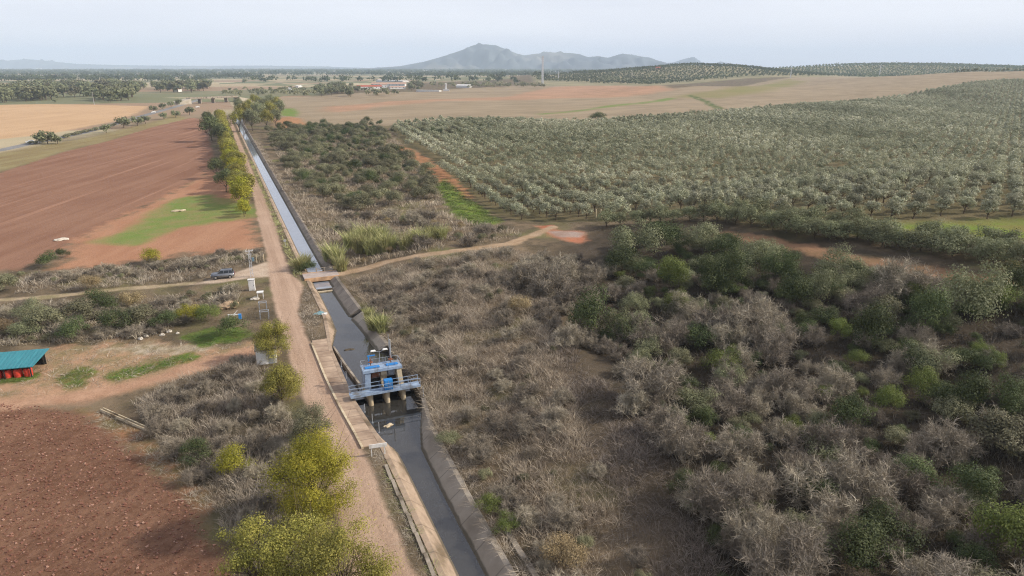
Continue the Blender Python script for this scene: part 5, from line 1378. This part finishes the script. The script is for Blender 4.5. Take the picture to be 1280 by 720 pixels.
# ------------------------------------------------------------------ overpass
pa, pb = at(236, 130), at(296, 127)
t = thing('overpass', 'grey concrete road overpass at the end of the red field', 'bridge', (pa + pb) / 2, math.atan2((pb - pa).y, (pb - pa).x)); L_ = (pb - pa).length / 2
b = BM(); b.box(-L_, L_, -4, 4, 5.2, 6.2); b.part('deck', M_CONC, t)
for y in (-4.12, 4.12):
    b = BM(); b.box(-L_, L_, y - .1, y + .1, 5.6, 7.0); b.part('parapet', M_CONC, t)
for x in (-.55, 0, .55):
    b = BM(); b.box(x * L_ - .6, x * L_ + .6, -3, 3, -1, 5.198); b.part('pier', M_CONC, t)
M_EMB = surf('embankment_gravel', alb(196, 186, 170), alb(170, 160, 140), .95, .3)
for sx in (-1, 1):
    b = BM(); b.prism([(sx * L_, -1), (sx * L_, 5.7), (sx * (L_ + 34), -.5)], -6.2, 6.2); b.part('embankment', M_EMB, t)
# ------------------------------------------------------------------ white farm on the plain
M_TILE = surf('red_roof_tile', alb(186, 104, 82), alb(160, 88, 70), .8, .5)
M_TILE2 = surf('pale_roof_tile', alb(206, 170, 148), alb(180, 146, 126), .8, .5)
def house(pxl, pxr, py, h_px, deep, roof, label, cat='building', roof_h=.35, name='farm_building', windows=True, flat=False):
    a, c = at(pxl, py), at(pxr, py); v = c - a; L = v.length; k = ppm((a + c) / 2); h_ = h_px / k
    t = thing(name, label, cat, (a + c) / 2, math.atan2(v.y, v.x)); h2 = L / 2
    zb = -1.5
    b = BM(); b.box(-h2, h2, 0, deep, zb, h_); wl_ = b.part('wall', M_WHITE, t)
    b = BM(); rh = h_ * roof_h; e = .5
    if flat: b.box(-h2 - .2, h2 + .2, -.2, deep + .2, h_ + .005, h_ + .5)
    else:
        pts = [(-h2 - e, -e, h_ + .005), (h2 + e, -e, h_ + .005), (h2 + e, deep + e, h_ + .005), (-h2 - e, deep + e, h_ + .005)]
        b.hull8(pts + [(-h2 - e, deep / 2 - .2, h_ + rh), (h2 + e, deep / 2 - .2, h_ + rh), (h2 + e, deep / 2 + .2, h_ + rh), (-h2 - e, deep / 2 + .2, h_ + rh)])
    b.part('roof', roof, t)
    if windows:
        n = max(2, int(L / 7))
        for i in range(n):
            x = -h2 + L * (i + .5) / n
            b = BM(); b.box(x - .6, x + .6, -.06, -.01, h_ * .45, h_ * .45 + 1.5); b.part('window', M_GLASS, t)
    return t
house(448, 478, 111.6, 3.2, 16, M_TILE, 'white farmhouse with a red tiled roof on the plain', roof_h=.55)
house(464, 506, 108.2, 3.2, 18, M_TILE2, 'long white farm building behind the red roofed farmhouse', roof_h=.5)
house(476, 484, 110.4, 4.6, 9, M_TILE2, 'gabled white chapel like block in the middle of the farm', roof_h=.5, name='farm_block')
house(470, 503, 102.6, 2.0, 20, M_WHITE, 'long white roofed barn at the back of the farm', roof_h=.3, windows=False, name='barn')
house(488, 507, 111.0, 2.0, 10, M_TILE2, 'low pale outbuilding at the end of the farm', roof_h=.5, name='outbuilding')
house(520, 549, 114.6, 1.6, 6, M_WHITE, 'low white wall like shed between the farm and the white tower', roof_h=.15, windows=False, name='shed', flat=True)
house(570, 586, 109.6, 2.6, 14, M_WHITE, 'white roofed shed right of the white tower', roof_h=.5, windows=False, name='shed')
p = at(557.5, 113.6); k = ppm(p)
t = thing('water_tower', 'slim white tower with a low base standing right of the farm', 'tower', p)
b = BM(); b.box(-1.6, 1.6, -1.6, 1.6, -1, 8 / k, (.9, .9)); b.part('shaft', M_WHITE, t)
b = BM(); b.box(-1.9, 1.9, -1.9, 1.9, 8 / k + .01, 8 / k + 1.4, (.3, .3)); b.part('roof', M_WHITE, t)
b = BM(); b.box(-4.5, 5.5, -1.61 - 3, -1.62, -1, 2.6); b.part('base_shed', M_WHITE, t)
for a in ((113, 121, 116.6, 2.2, 'small white house on the plain beyond the tree belt at left'), (217, 223, 115.0, 3.2, 'small white house at the right end of the tree belt'), (358, 364, 112.4, 1.8, 'tiny white house on the plain left of the farm'), (369, 373, 109.4, 1.8, 'second tiny white house on the plain left of the farm'),
          (45, 52, 87.0, 1.4, 'distant white building near the horizon at far left'), (6, 11, 88.5, 1.8, 'distant white building at the left edge of the horizon'), (417, 436, 90.2, 1.3, 'long distant white sheds left of the mountain'), (470, 482, 91, 1.0, 'distant white sheds right of the long ones'), (528, 534, 88.8, 1.0, 'tiny distant white shed at the foot of the mountain'), (585, 612, 87.8, 1.2, 'pale distant village houses at the foot of the mountain'), (618, 640, 88.6, 1.0, 'pale distant village houses right of the others at the mountain foot'), (180, 186, 95, 1.0, 'tiny white building in the middle of the far left plain')):
    house(a[0], a[1], a[2], a[3], 14, M_WHITE if a[0] > 300 or a[0] < 60 else M_TILE2, a[4], roof_h=.4, windows=False, name='far_building')
# ------------------------------------------------------------------ masts
def tower(px, py, h_px, w_, label, arms=False):
    p = at(px, py); k = ppm(p); h_ = h_px / k
    t = thing('lattice_mast' if not arms else 'pylon', label, 'mast' if not arms else 'pylon', p, .3)
    lattice(t, h_, w_, w_ * (.8 if not arms else .3), M_GALV, r=w_ * .42, n=14 if not arms else 8)
    if arms:
        for z in (.78, .9):
            b = BM(); b.bar((-h_ * .16, 0, h_ * z), (h_ * .16, 0, h_ * z), w_ * .3); b.part('crossarm', M_GALV, t)
    else:
        b = BM()
        for z in (.9, .96): b.box(-w_ * 1.6, w_ * 1.6, -w_ * .5, w_ * .5, h_ * z, h_ * z + h_ * .03)
        b.part('antenna', M_WHITE, t)
tower(678, 107, 35, 1.5, 'tall white lattice mast on the skyline right of the mountain')
tower(698, 101, 11, .9, 'short far pylon right of the tall lattice mast', True)
tower(988, 97.5, 13, .7, 'pylon on the crest of the brown field', True)
tower(1099, 95.5, 14, .8, 'pylon farther right on the brown hill crest', True)
tower(118, 131, 16, .16, 'thin pole beyond the tan field', True)
house(675, 681, 107.4, 1.6, 6, M_WHITE, 'white equipment hut at the foot of the tall lattice mast', name='equipment_hut', windows=False, flat=True)
x_ = 395.; Y_ = 2040.; p = Vector((x_, Y_, hz(x_, Y_)))
p = at(822.5, 87.3)
t = thing('ridge_house', 'dark house on the olive ridge skyline', 'house', p, 0)
b = BM(); b.box(-7, 7, -4, 4, -3, 6); b.part('wall', M_TILE2, t)
b = BM(); b.hull8([(-7.5, -4.5, 6.01), (7.5, -4.5, 6.01), (7.5, 4.5, 6.01), (-7.5, 4.5, 6.01), (-7.5, -.2, 8.4), (7.5, -.2, 8.4), (7.5, .2, 8.4), (-7.5, .2, 8.4)]); b.part('roof', M_TILE, t)
